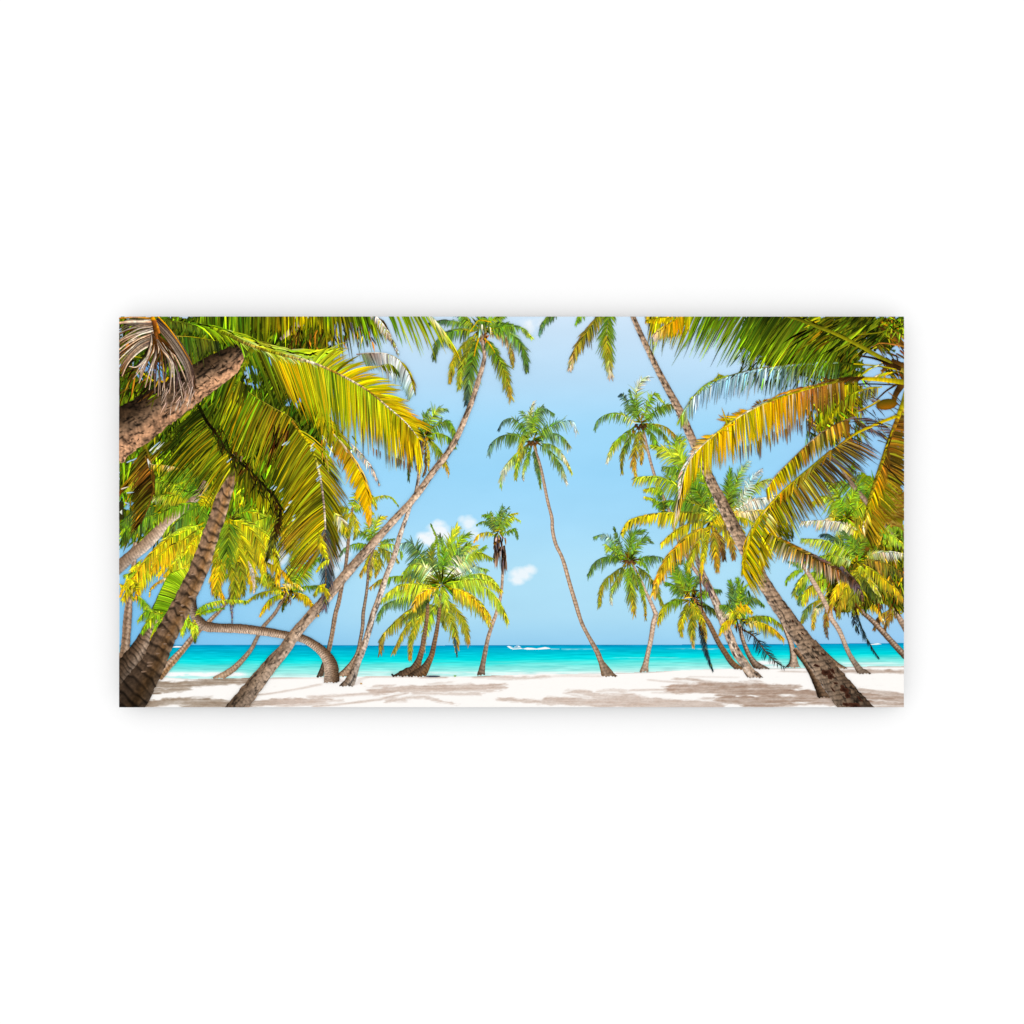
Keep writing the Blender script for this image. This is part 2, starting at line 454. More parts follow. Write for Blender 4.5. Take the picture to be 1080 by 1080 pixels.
SY = [715, 714.5, 716.4, 716, 715.2, 714.4, 714.2, 713.2, 713.6, 713.8, 712.6, 711.4, 710.8, 710, 709.3, 707.2, 705.8, 705.4, 704.8, 703.8, 703.2, 702.8]
def hz_mask(X, Y):
    hz = np.interp(X, (126, 300, 420, 620, 720, 850, 953), (680.2, 680.3, 681, 680.2, 680, 679.2, 678.3))
    return Y >= hz
grid_mesh(np.linspace(X0, X1, 560), np.arange(677.6, 718.3, 0.4), seacol, level(4), 'sea', M_FLAT, PRINT, hz_mask)

# soft leaf and trunk shade lying on the printed sand: strokes (points, half width, darkness, rag)
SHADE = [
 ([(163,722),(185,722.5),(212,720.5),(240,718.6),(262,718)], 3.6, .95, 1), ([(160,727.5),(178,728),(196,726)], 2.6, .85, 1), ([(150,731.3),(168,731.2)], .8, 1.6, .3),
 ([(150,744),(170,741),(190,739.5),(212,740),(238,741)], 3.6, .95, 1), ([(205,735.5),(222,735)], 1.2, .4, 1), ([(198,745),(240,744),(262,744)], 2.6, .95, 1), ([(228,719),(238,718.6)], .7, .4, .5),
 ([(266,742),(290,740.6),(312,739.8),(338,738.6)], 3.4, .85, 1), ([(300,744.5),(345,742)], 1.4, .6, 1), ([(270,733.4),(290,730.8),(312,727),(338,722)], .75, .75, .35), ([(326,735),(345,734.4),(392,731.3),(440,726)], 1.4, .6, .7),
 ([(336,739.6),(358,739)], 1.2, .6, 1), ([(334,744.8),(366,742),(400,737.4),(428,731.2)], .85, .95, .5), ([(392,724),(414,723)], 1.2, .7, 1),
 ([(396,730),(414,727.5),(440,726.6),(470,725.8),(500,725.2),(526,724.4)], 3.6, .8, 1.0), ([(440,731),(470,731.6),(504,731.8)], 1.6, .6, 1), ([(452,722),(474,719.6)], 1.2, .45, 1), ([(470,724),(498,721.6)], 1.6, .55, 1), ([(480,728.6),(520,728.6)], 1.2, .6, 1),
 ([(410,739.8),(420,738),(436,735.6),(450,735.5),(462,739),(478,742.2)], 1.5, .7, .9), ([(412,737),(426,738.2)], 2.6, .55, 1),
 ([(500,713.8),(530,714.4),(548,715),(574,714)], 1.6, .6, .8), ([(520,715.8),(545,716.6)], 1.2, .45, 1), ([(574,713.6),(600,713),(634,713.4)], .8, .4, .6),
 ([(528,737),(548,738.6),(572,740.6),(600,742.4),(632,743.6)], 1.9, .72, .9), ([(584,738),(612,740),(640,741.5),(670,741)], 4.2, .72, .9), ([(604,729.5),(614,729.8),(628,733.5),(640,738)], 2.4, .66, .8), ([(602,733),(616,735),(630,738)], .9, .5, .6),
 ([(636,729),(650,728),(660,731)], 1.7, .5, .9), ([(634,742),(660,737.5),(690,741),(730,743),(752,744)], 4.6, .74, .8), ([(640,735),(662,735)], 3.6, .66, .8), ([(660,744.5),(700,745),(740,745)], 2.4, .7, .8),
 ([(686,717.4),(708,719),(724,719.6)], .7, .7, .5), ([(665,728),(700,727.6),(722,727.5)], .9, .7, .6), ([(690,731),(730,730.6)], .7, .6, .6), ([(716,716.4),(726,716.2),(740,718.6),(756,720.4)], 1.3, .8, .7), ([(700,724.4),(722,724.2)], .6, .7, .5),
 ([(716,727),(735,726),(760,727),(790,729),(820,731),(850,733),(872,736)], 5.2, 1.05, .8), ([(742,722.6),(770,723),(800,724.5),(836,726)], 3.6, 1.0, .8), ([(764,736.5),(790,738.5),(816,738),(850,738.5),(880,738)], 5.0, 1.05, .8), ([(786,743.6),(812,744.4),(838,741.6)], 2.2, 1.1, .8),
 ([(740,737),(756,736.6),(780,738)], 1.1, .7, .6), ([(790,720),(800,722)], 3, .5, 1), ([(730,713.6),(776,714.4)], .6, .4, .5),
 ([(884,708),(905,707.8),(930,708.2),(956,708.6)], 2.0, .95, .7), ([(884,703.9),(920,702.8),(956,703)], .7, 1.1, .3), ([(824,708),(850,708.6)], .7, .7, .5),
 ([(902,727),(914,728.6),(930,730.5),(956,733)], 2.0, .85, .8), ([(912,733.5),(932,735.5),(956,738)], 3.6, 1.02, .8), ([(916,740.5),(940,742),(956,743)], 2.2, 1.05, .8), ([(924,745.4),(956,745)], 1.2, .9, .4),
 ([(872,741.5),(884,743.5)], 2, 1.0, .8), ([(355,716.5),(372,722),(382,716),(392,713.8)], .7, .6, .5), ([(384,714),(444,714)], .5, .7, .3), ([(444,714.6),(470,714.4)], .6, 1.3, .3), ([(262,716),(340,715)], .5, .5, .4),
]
HOLES = [(795, 734, 6, 1.0), (830, 733.5, 9, 1.5), (779, 734.5, 4, .9), (846, 741, 10, .9), (896, 739.3, 8, .8), (842, 727.4, 9, .7), (690, 733, 12, 1.6), (734, 733, 14, 1.4), (755, 735, 9, 1.0)]
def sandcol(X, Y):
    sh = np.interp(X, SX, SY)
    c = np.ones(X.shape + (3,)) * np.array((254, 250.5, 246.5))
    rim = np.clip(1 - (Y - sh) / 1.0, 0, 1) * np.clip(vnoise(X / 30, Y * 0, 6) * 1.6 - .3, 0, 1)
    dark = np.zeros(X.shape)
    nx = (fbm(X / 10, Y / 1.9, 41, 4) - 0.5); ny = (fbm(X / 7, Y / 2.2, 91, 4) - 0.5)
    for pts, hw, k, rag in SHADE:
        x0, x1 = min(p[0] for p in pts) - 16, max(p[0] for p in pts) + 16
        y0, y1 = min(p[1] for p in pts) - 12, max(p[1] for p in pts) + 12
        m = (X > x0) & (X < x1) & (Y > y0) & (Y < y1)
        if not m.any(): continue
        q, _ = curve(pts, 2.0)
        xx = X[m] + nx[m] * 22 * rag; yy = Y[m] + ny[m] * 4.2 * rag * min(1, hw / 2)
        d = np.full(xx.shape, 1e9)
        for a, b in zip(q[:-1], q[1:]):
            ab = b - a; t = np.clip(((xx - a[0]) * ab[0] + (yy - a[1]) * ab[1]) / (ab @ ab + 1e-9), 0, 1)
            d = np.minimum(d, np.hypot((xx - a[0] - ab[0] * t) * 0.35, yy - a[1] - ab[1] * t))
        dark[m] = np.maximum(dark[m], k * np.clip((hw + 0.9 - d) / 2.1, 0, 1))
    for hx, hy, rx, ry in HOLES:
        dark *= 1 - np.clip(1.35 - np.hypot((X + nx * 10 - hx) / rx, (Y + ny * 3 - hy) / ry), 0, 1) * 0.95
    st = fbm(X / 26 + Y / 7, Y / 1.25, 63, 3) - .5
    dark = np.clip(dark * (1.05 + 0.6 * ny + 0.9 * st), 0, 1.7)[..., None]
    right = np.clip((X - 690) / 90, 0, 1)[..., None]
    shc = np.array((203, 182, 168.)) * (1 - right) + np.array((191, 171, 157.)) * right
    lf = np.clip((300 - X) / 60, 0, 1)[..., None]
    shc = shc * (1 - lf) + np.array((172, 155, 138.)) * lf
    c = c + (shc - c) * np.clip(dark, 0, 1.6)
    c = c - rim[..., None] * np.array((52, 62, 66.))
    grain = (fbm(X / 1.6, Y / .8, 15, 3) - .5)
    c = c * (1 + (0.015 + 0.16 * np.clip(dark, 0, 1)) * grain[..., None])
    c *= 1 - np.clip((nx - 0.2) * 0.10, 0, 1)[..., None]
    return c
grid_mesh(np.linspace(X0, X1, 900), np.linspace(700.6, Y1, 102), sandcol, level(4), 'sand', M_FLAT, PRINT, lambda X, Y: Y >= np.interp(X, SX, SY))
# ------------------------------------------------------------------ the printed picture: boats and small things
def flat_part(name, label, shapes, mat=None):
    mb = MB(); l = level(3)
    for pts, c in shapes:
        mb.poly(pts, [np.array(c, float)] * len(pts), l); l = level(1)
    o = mb.build(name, mat or M_FLAT, PRINT); o['label'] = label
    return o
W = (250, 252, 252)
flat_part('motor_boat', 'small white motor boat racing on the horizon in the centre, with spray behind it',
 [([(534.5,681.6),(537,681.2),(541,683),(549,683.2),(552,684.3),(541,685),(538,684)], W), ([(542,682.6),(545,681),(547.5,681),(549.5,682.7)], (232, 244, 250)),
  ([(537.5,682.4),(541,683.2),(548,683.6),(548,684),(541,684)], (70, 190, 215)), ([(543.5,681.9),(546,681.4),(546.5,682.2),(544,682.6)], (60, 150, 200))])
flat_part('boat_wake', 'white foaming wake trailing right of the motor boat',
 [([(551,684.3),(556,683),(561,683.3),(566,684),(570,683.2),(575,682.4),(579,683.2),(581,684.2),(570,685),(556,685.2)], W), ([(581,684),(590,684.2),(590,684.8),(581,684.9)], (150, 225, 235)),
  ([(592,684.2),(602,684.1),(602,684.7),(592,684.7)], (120, 215, 230))])
flat_part('boat_wake', 'short white streak of foam behind the left palm trunks', [([(180,682.2),(186,681.2),(196,681.5),(196,682.8),(181,683)], W)])
flat_part('motor_boat', 'tiny white boat on the horizon at the right edge', [([(917,679.4),(922,678.8),(926,678.3),(930,679.3),(924,680),(918,680)], W)])

class Palm:
    def __init__(self, label): self.t = MB(); self.c = MB(); self.label = label; self.nuts = []
    def done(self):
        if self.t.f:
            o = self.t.build('palm_tree', M_BARK, PRINT)
            if self.c.f: self.c.build('crown', M_LEAF, o)
        else: o = self.c.build('palm_tree', M_LEAF, PRINT)
        o['label'] = self.label
        for mb in self.nuts: mb.build('coconut', M_BARK, o)
        return o
def nutball(p, x, y, rx, ry, c0, c1, ang=0.0):
    mb = MB(); l = level(1); n = 14; ca, sa = math.cos(ang), math.sin(ang)
    pt = lambda k, r: (x + r * (rx * math.cos(k * 2 * math.pi / n) * ca - ry * math.sin(k * 2 * math.pi / n) * sa), y + r * (rx * math.cos(k * 2 * math.pi / n) * sa + ry * math.sin(k * 2 * math.pi / n) * ca))
    c0, c1 = np.array(c0, float), np.array(c1, float)
    for k in range(n):
        s0 = 0.5 + 0.5 * math.sin(k * 2 * math.pi / n); s1 = 0.5 + 0.5 * math.sin((k + 1) * 2 * math.pi / n)
        mb.poly([(x, y), pt(k, .6), pt(k + 1, .6)], [(c0 + c1) / 2, c0 + (c1 - c0) * s0, c0 + (c1 - c0) * s1], l)
        mb.poly([pt(k, .6), pt(k, 1), pt(k + 1, 1), pt(k + 1, .6)], [c0 + (c1 - c0) * s0, (c0 + (c1 - c0) * s0) * .8, (c0 + (c1 - c0) * s1) * .8, c0 + (c1 - c0) * s1], l)
    p.nuts.append(mb)

# ---- slender palm with a skirt of dead leaves, right of the double palm
p = Palm('slender palm with a skirt of dead brown leaves hanging under its small crown')
trunk(p.t, [(506.5,716,10),(507.3,712,8.5),(508.6,704,6.2),(511.2,690,4.8),(514.7,673,4.0),(519.5,658,3.9),(523,648,3.6),(526.5,636,3.4),(529,622,3),(530,606,2.8),(530,588,2.5),(529,572,2.2)], '2343', 4, .3, .4, 3, gy=712, vshade=[.62, .85, 1.08, 1, .9])
for k in range(70):
    lft = k < 38; x = R.uniform(521, 528.5) if lft else R.uniform(529.5, 533.5)
    blade(p.c, x, R.uniform(564, 588) if lft else R.uniform(574, 590), R.gauss(0, .05), 1, R.uniform(10, 20), R.uniform(1.2, 2.2), 0, jit(C[R.choice('1122mB')], .25, .04), jit(C[R.choice('12me')], .25, .04), level(1) if k % 8 == 0 else LEV[0], seg=3)
scatter(p.c, 10, (521, 566, 533, 584), 'nm1e', L=(4, 9), w=(1, 2), dirs=(70, 110)); heart(p.c, 525.5, 561, 7)
for pts, L, c, kw in (
 ([(523,561),(516,552),(509,550),(503,553)], 5, 'fg', {}), ([(523,560),(518,549),(514,543),(509,543)], 6, 'fgG', {}), ([(524,560),(521,548),(518,540)], 6, 'vG', {}),
 ([(525,560),(526,547),(530,535)], 8, 'gGf', dict(g=.2, up=1)), ([(526,560),(531,550),(537,543),(545,541)], 7, 'Gly', dict(g=.5, up=.9)), ([(527,561),(534,552),(541,546),(548,549)], 6, 'glL', {}),
 ([(522,564),(514,562),(505,564),(500,571)], 6, 'Gyo', dict(ct='yoo')), ([(528,563),(537,560),(543,558),(546,567)], 7, 'Ggf', dict(g=1.1)), ([(526,558),(529,545),(536,536)], 6, 'Gf', {})):
    frond(p.c, pts, L, c, **{**dict(w=1.0, s=.78, air=.3, lj=.28, skip=.1, rc='y', rw=1.0), **kw})
nutball(p, 522, 573, 1.8, 2.2, (60, 40, 15), (150, 100, 30)); nutball(p, 526, 571, 1.6, 2, (70, 50, 20), (120, 80, 30))
p.done()

# ---- tall central palm
p = Palm('tall palm with a long bowed trunk standing alone in the centre of the picture')
BK = dict(w=1.0, s=.8, air=.36, lj=.28, skip=.12, rw=1.0, rc='h', g=1.0)
frond(p.c, [(563,472),(566,488),(569,503),(570,513)], 7, 'dfg', 'fgV', **BK)
frond(p.c, [(562,458),(556,444),(551,434)], 8, 'fGh', 'GTh', **{**BK, 'g': .5})
frond(p.c, [(561,458),(559,438),(563,424)], 8, 'GlP', 'lPP', **{**BK, 'g': .3, 'up': 1})
trunk(p.t, [(644,718,18),(641.5,713.4,14.5),(638.5,707,10.5),(634,698,6.2),(630,688,5.4),(624,677,4.6),(618.5,667,4),(614,658,4),(610.5,648,4),(607,636,4.4),(601,616,4.2),(595.5,596,4),(592,586,3.6),(587,576,3.8),(584,566,3.8),(582.5,556,3.6),(582,546,3.4),(577.5,528,3.1),(573.5,508,3),(571.5,498,2.8),(569,488,2.7),(565.8,478,2.4),(562.5,468,2.2)], '6432', 3.5, .22, .4, 5, gy=713.4, vshade=[.72, .9, .98, 1.02, 1.0, 1.0, .85])
for pts, L, c, kw in (
 ([(559,461),(550,449),(541,442),(532,443),(526,452)], 9, 'Ggfz', dict(ct='GfTz')), ([(558,464),(545,459.5),(530,459.5),(519,467),(515,478)], 13, 'lgft', dict(ct='GftT')),
 ([(557,468),(546,478),(535,490),(529,501),(528,512)], 11, 'GlpG', dict(ct='GVPP', hi=.08)), ([(559,469),(549,480),(545,493),(544,504)], 9, 'gvlV', {}), ([(560,470),(556,484),(552,498),(552,506)], 7, 'gGlP', dict(ct='GfTP')),
 ([(567,468),(580,476),(591,491),(598,509)], 10, 'gGhP', dict(ct='GgVP', rc='pw', hi=.06)), ([(568,467),(585,471),(596,484),(603,498)], 8, 'glPy', dict(rc='pP', ct='hTly')),
 ([(567,461),(580,457.5),(592,460),(601,470)], 13, 'Gggv', dict(ct='fgTP')), ([(566,458),(578,451),(592,445),(603,444),(608,454)], 12, 'GgTw', dict(ct='gtTw', hi=.1, up=.8)),
 ([(563,459),(565,442),(573,431),(584,436)], 11, 'GGfg', dict(ct='gfht', hi=.12)), ([(562,459),(562,445),(566,434),(572,428)], 8, 'lGh', dict(g=.4, up=1)), ([(560,462),(553,460),(549,470),(547,483)], 8, 'lVy', {})):
    frond(p.c, pts, L, c, **{**BK, **kw})
heart(p.c, 562, 464, 10)
for k in range(5): nutball(p, 558 + k * 2.1, 466.5 + (k % 2) * 2.2, 1.9, 2.0, (70, 46, 24), (128, 86, 40))
p.done()

# ---- palm high right of centre
p = Palm('palm with a round dark-hearted crown high in the sky right of centre')
trunk(p.t, [(744,618,4),(738,608,4),(731,598,4),(724,586,3.6),(716.5,573,3.4),(712,561,3.2),(708,545,3.2),(700,525,3.2),(692,506,3.2),(687,490,3),(683.5,476,2.8),(680.5,463,2.8),(676.5,447,3)], '2432', 3.4, .25, .35, 6)
heart(p.c, 676, 446, 10)
for pts, L, c, kw in (
 ([(674,442),(671,418),(676,402),(684,398)], 12, 'gGpw', dict(ct='GTww', g=.3, up=1, hi=.2)), ([(672,442),(662,426),(656,416),(653,417)], 7, 'gfz', {}), ([(674,442),(668,424),(664,412)], 7, 'Ggf', dict(g=.3, up=1)),
 ([(671,447),(657,438),(642,436.5),(631,443),(627,452)], 10, 'plgf', dict(ct='GgTt', rc='Pw')), ([(671,450),(657,459),(646,471),(640,487)], 10, 'gGlP', dict(ct='GVyP')), ([(672,452),(662,466),(656,482),(656,498)], 8, 'vgvv', dict(ct='vVn')),
 ([(674,452),(671,468),(668,486),(671,503)], 10, 'vVno', dict(ct='dVoP')), ([(675,452),(677,470),(676,488)], 8, 'vxo', dict(ct='non')), ([(680,450),(688,459),(694,472),(694,480)], 9, 'gGv', {}),
 ([(681,447),(697,448.5),(708,455),(717,464)], 9, 'gVno', dict(ct='gVVn', rc='on')), ([(681,446),(690,450),(700,458),(706,468)], 8, 'GgV', {}), ([(680,444),(691,434),(704,427),(714,428),(716,438)], 11, 'Ggvn', dict(ct='GgGv')),
 ([(678,441),(684,427),(691,415),(700,424)], 9, 'lGL', dict(ct='lLG', up=1))):
    frond(p.c, pts, L, c, **{**dict(w=1.05, s=.82, air=.3, lj=.28, skip=.12, rw=1.1, rc='v', g=.9), **kw})
for k in range(5): nutball(p, 671 + k * 2.3, 449 + (k % 2) * 2.5, 1.9, 2.1, (50, 34, 20), (96, 66, 34))
nutball(p, 668, 455, 1.7, 2.3, (90, 80, 10), (170, 120, 20))
p.done()

# ---- thin grey palm behind the long leaning trunk
p = Palm('thin palm with a ragged yellow-green crown behind the long leaning trunk')
for pts, L, c, kw in (
 ([(395,572),(396,558),(400,547),(406,545)], 11, 'GlLy', dict(g=.2, up=1, ct='GLyo')), ([(394,572),(389,556),(392,548)], 9, 'glL', dict(g=.3, up=1)), ([(392,571),(384,562),(378,561),(373,568)], 7, 'Ggf', {}), ([(390,575),(376,574),(364,578),(358,586)], 8, 'lGf', dict(ct='GfT')),
 ([(400,573),(409,569.5),(416,568)], 6, 'gf', {}), ([(398,575),(411,574),(421,579),(424,586)], 9, 'LlG', dict(ct='GTl')), ([(398,577),(407,584),(413,596)], 9, 'vVn', {}), ([(399,577),(414,584),(420,592)], 7, 'vV', {}),
 ([(394,580),(388,592),(380,606)], 9, 'Vyn', dict(ct='VVo')), ([(395,580),(392,595),(390,609)], 8, 'yxV', {}), ([(396,580),(397,594),(396,606)], 7, 'VyV', {}), ([(392,577),(380,584),(369,598)], 8, 'lyl', {}), ([(397,580),(401,593),(396,608)], 6, 'vVn', {})):
    frond(p.c, pts, L, c, **{**dict(w=1.05, s=.82, air=.3, lj=.28, skip=.12, rw=1.0, rc='y', g=.9), **kw})
trunk(p.t, [(359,718,12),(361,713.4,10),(369,703,6.5),(376.5,690,4.3),(380,675,3.7),(382.5,660,3.7),(383,648,3.8),(384.5,638,3.4),(386.5,625,3),(388,610,2.7),(388,600,2.4),(391,588,2.2),(395,577,2)], '1332', 3.4, .3, .4, 8, gy=713.4, vshade=[1, .9, .85, .85])
p.done()

# ---- palm behind, with its crown lost in the yellow fronds
p = Palm('slim palm rising behind the leaning trunk into the yellow fronds above')
trunk(p.t, [(335,719,9),(337,715,7),(341,703,5.4),(346,688,5),(350,670,4.8),(353.7,648,4.8),(357,636,4.6),(360,621,4.2),(364,600,3.7),(366,585,3.5),(368.5,560,3.1),(372,535,2.6)], '1323', 3.6, .28, .4, 9, gy=714, vshade=[.5, .95, 1, .95, .8])
for pts, L, c, kw in (
 ([(371,540),(360,548),(352,562),(349,575)], 12, 'yVno', {}), ([(371,540),(370,552),(366,566)], 9, 'yVy', {}), ([(372,540),(376,552),(374,566)], 8, 'VyV', {}), ([(372,538),(385,534),(394,541)], 7, 'GLy', {}), ([(371,538),(356,536),(344,546),(338,560)], 12, 'lyVV', {}),
 ([(371,536),(378,520),(392,522),(397,535)], 9, 'lLy', {}), ([(371,536),(398,524),(412,524),(420,533)], 5, 'Lyl', dict(ct='ylL'))):
    frond(p.c, pts, L, c, **{**dict(w=1.05, s=.82, air=.3, lj=.28, skip=.12, rw=1.0, rc='y', g=1.0), **kw})
p.done()

# ---- bright double palm
INK[0] = 1.06
p = Palm('low bright yellow-green palm with two curved trunks on the shoreline')
BK = dict(w=1.2, s=.8, air=.25, lj=.26, skip=.08, prof=(.75, 1, .5), rw=1.3, rc='l', g=.9)
for pts, L, c, kw in (
 ([(460,616),(440,610),(420,608),(402,611),(391,619)], 11, 'vVGn', dict(ct='gVGn')), ([(460,613),(452,600),(443,585),(433,572.5),(424,573)], 15, 'vgft', dict(ct='gtfT', rc='vy')), ([(461,612),(450,596),(441,589),(432,594)], 10, 'gf', {}),
 ([(462,612),(458,596),(452,584)], 11, 'gvf', dict(up=1, g=.4)), ([(464,613),(463,588),(461,570),(455,554)], 4.5, 'GGlg', dict(g=-.3, up=1, a=(30, 10), rc='G', rw=2.2)), ([(467,614),(471,592),(475,572),(482,557)], 14, 'GllL', dict(g=-.35, up=1, a=(52, 22), ct='GlLy')),
 ([(468,613),(476,592),(484,572),(494,563)], 11, 'gGlG', dict(g=.1, up=1, a=(50, 22))), ([(474,607),(486,588),(494,578),(503,575)], 10, 'GlLy', dict(ct='gTPy')), ([(478,603),(494,590),(503,582),(512,576)], 6, 'glG', dict(g=.6)),
 ([(464,613),(457,597),(455,582),(459,572)], 10, 'gfvG', dict(g=.2, up=1)), ([(470,612),(480,594),(486,582),(494,574)], 12, 'gGfl', dict(g=.2, up=1)), ([(472,616),(490,604),(500,598),(512,600)], 11, 'GgTl', dict(up=.8)), ([(462,614),(446,606),(434,603),(424,608)], 11, 'vgfv', {}), ([(466,613),(468,596),(468,580),(464,566)], 10, 'vgGf', dict(g=0, up=1)),
 ([(471,613),(481,600),(492,590),(505,583),(518,588)], 12, 'wplV', dict(ct='hPlG', hi=.25, up=.8)), ([(470,618),(486,611),(503,605.5),(516,608),(525,617)], 11, 'gGLL', dict(ct='GTLy')), ([(472,619),(490,616),(507,618),(521,628),(530,642),(535,654)], 14, 'GlLLy', dict(ct='lhLLy')),
 ([(463,614),(452,601),(442,595.5),(433,596),(426,603)], 13, 'wpLl', dict(ct='plGG', hi=.3)), 
 ([(458,626),(440,628),(421,632),(406,638),(398,652)], 13, 'vgfg', dict(ct='gtft')), ([(458,622),(438,621),(418,624),(402,632)], 13, 'yLlL', dict(ct='lyLl')), ([(472,618),(492,612),(514,612),(528,622)], 12, 'lLLy', dict(ct='lLLy')), ([(474,622),(494,630),(508,642),(516,656)], 13, 'VlVy', dict(ct='lVLy')),
 ([(452,630),(431,645),(414,659),(403,672),(401,687)], 12, 'vVVn', dict(ct='VVxB')), ([(455,632),(438,650),(425,668),(415,687)], 11, 'vVVn', dict(ct='VvVV')),
 ([(459,634),(443,652),(434,672),(432.5,693)], 10, 'vVVn', dict(ct='VlVn')), ([(461,634),(452,655),(447,672),(447,684)], 10, 'VlVV', dict(ct='VlP')), ([(463,634),(466,650),(470,662)], 8, 'dvV', {}),
 ([(469,630),(481,644),(490,658),(494.5,677)], 12, 'vVVn', dict(ct='vVVn', rc='Bb')), ([(466,632),(474,650),(480,666),(482,681)], 13, 'vVVn', dict(ct='vVVo', rc='vB')), ([(479,672),(481,682),(482,692)], 3, 'zz', dict(rc='z')), ([(454,632),(440,640),(424,655)], 10, 'dv', {})):
    frond(p.c, pts, L, c, **{**BK, **kw})
trunk(p.t, [(418,722,22),(430,712,15),(437,706.5,11),(441.5,697,7),(445,685,5.5),(448,668,4.5),(450.5,650,3.8),(451,636,3.4)], '1262', 3.0, .4, .4, 11, gy=713.3, vshade=[.65, .8, .95, 1, 1])
trunk(p.t, [(434,722,22),(442,712.5,15),(448,705,10),(452,698,7.2),(455.5,690,5.6),(458.5,676,4.6),(461,663,4.2),(463,648,3.6),(464.5,628,3.2)], '1266', 3.0, .42, .4, 12, gy=713.5, vshade=[.65, .85, .95, 1, 1])
heart(p.c, 466, 616, 17, 70, 'vGgVdgv')
for pts, L, c, kw in (
 ([(460,620),(440,616.5),(422,617),(408,626)], 14, 'yLyL', dict(ct='yyLy', up=.3)), ([(473,621),(489,623.5),(503,632),(513,644),(517,652)], 15, 'yOyy', dict(ct='VVVo', hi=.12, hic='P', up=.3)),
 ([(462,620),(449,623),(440,630),(436,641)], 12, 'yOOo', dict(ct='oOoO', hi=.1, hic='P')), ([(464,619),(468,623),(470,632),(471,642)], 10, 'lLLy', dict(ct='ylLy', hi=.08)), ([(463,620),(460,626),(463,638)], 8, 'GLV', {}), ([(474,620),(492,626),(505,638),(512,650)], 9, 'yOo', dict(up=.3))):
    frond(p.c, pts, L, c, **{**BK, 'rc': 'y', **kw})
p.done()

INK[0] = 1.0
# ---- pale straight palm crossing behind the leaning trunk
p = Palm('pale palm with a mottled white base whose trunk passes behind the long leaning one')
for pts, L, c, kw in (
 ([(449,458),(454,444),(462,432),(470,431)], 12, 'GlLh', dict(g=.5, up=1, ct='GLTh', hi=.1)), ([(448,458),(446,444),(452,432)], 9, 'Ggh', dict(up=1)), ([(450,455),(461,448.5),(472,444.5),(478,453),(481,465)], 11, 'GgGv', dict(ct='ggGf')),
 ([(450,458),(462,457.5),(473,461),(480,471)], 10, 'Glgg', {}), ([(450,461),(459,470),(467,482),(473,498)], 10, 'yGVo', dict(ct='VVyo')), ([(449,462),(449,476),(449,492),(446,502)], 5, 'bBb', dict(ct='BbB')), ([(447,462),(445,476),(443,490)], 5, 'obn', {}),
 ([(450,464),(452,478),(452,495)], 4, 'xyo', {}), ([(446,458),(438,450),(432,452)], 8, 'gf', {}), ([(445,460),(433,462),(424,474),(420,490)], 9, 'gft', {}), ([(446,462),(436,472),(432,490),(431,505)], 7, 'fvd', {})):
    frond(p.c, pts, L, c, **{**dict(w=1.05, s=.82, air=.3, lj=.28, skip=.12, rw=1.1, rc='y', g=1.0), **kw})
trunk(p.t, [(360,736,22),(366,725,15),(369.5,718,11),(374,707,8.6),(377.5,697,7.5),(381.5,688,7),(385,678,6.5),(389.5,663,6.3),(393.5,648,6.3),(398,636,6),(403,621,6),(408,606,5.6),(416,586,5.5),(421.5,566,5),(428.5,546,4.2),(433,533,4),(437,526,3.8),(440.5,510,3.6),(442.5,495,3.4),(445,466,3)], '2455', 3.6, .22, .5, 13, gy=723.6, crack=.5, vshade=[.62, .8, .95, 1, 1, 1, .95, .85, .6])
heart(p.c, 448, 460, 9)
nutball(p, 450, 463, 2, 2.2, (160, 110, 20), (210, 160, 30)); nutball(p, 446, 464, 1.8, 2, (80, 50, 20), (150, 90, 30))
p.done()

# ---- palm right of centre by the water
p = Palm('palm with a kinked pale trunk and open green crown, right of the central palm')
BK = dict(w=1.1, s=.8, air=.3, lj=.28, skip=.12, rw=1.2, rc='v', g=.9)
for pts, L, c, kw in (
 ([(657,587),(651,568),(648,557)], 6, 'dfg', dict(g=.1, up=1)), ([(657,589),(647,573),(637,564),(627,566)], 8, 'GGTg', dict(ct='gTTf')), ([(657,590),(647,581),(639,575)], 9, 'lGL', dict(up=.8)),
 ([(662,590),(664,576),(668,564),(678,560)], 13, 'gGgg', dict(g=-.1, up=1)), ([(663,591),(671,578),(680,568),(687,571)], 10, 'gGf', dict(up=1, g=.2)), ([(671,590),(685,587.5),(697,588),(703,596)], 9, 'Ggfd', dict(ct='gfTf')), ([(670,592),(679,594),(684,603)], 5, 'lGG', {}),
 ([(671,597),(681,605),(691,618),(699,637)], 11, 'dvvV', dict(ct='vgVV', rc='Bb')), ([(660,597),(652,610),(645,624),(645,636)], 8, 'vVlP', dict(ct='GVTP')), ([(660,596),(647,605),(635,618),(632,638)], 10, 'dvVy', dict(ct='gVVv', rc='vy')), ([(656,591),(643,587.5),(630,592),(620,606)], 11, 'dgfg', dict(ct='gfgt'))):
    frond(p.c, pts, L, c, **{**BK, **kw})
trunk(p.t, [(678.8,714,12),(679.3,709,10),(681,700,6),(683.5,688,4.7),(685.8,678,4.7),(687.5,668,5),(689,658,5),(691.5,648,4.8),(690.5,645,4.4),(689,641,4),(684.5,631,3.6),(681,624,2.8),(676,612,2.4),(667,595,2.2)], '2443', 3.4, .25, .4, 15, gy=708.6, vshade=[.8, 1, 1.05, 1, .95])
for pts, L, c, kw in (
 ([(662,595),(664,612),(667,630),(669,646)], 13, 'GlVo', dict(ct='lGVo')), ([(671,601),(676,618),(680,636),(681,652)], 6, 'vGVn', {}), ([(664,596),(668,606),(672,620)], 8, 'Gv', {})):
    frond(p.c, pts, L, c, **{**BK, **kw})
heart(p.c, 664, 591, 9)
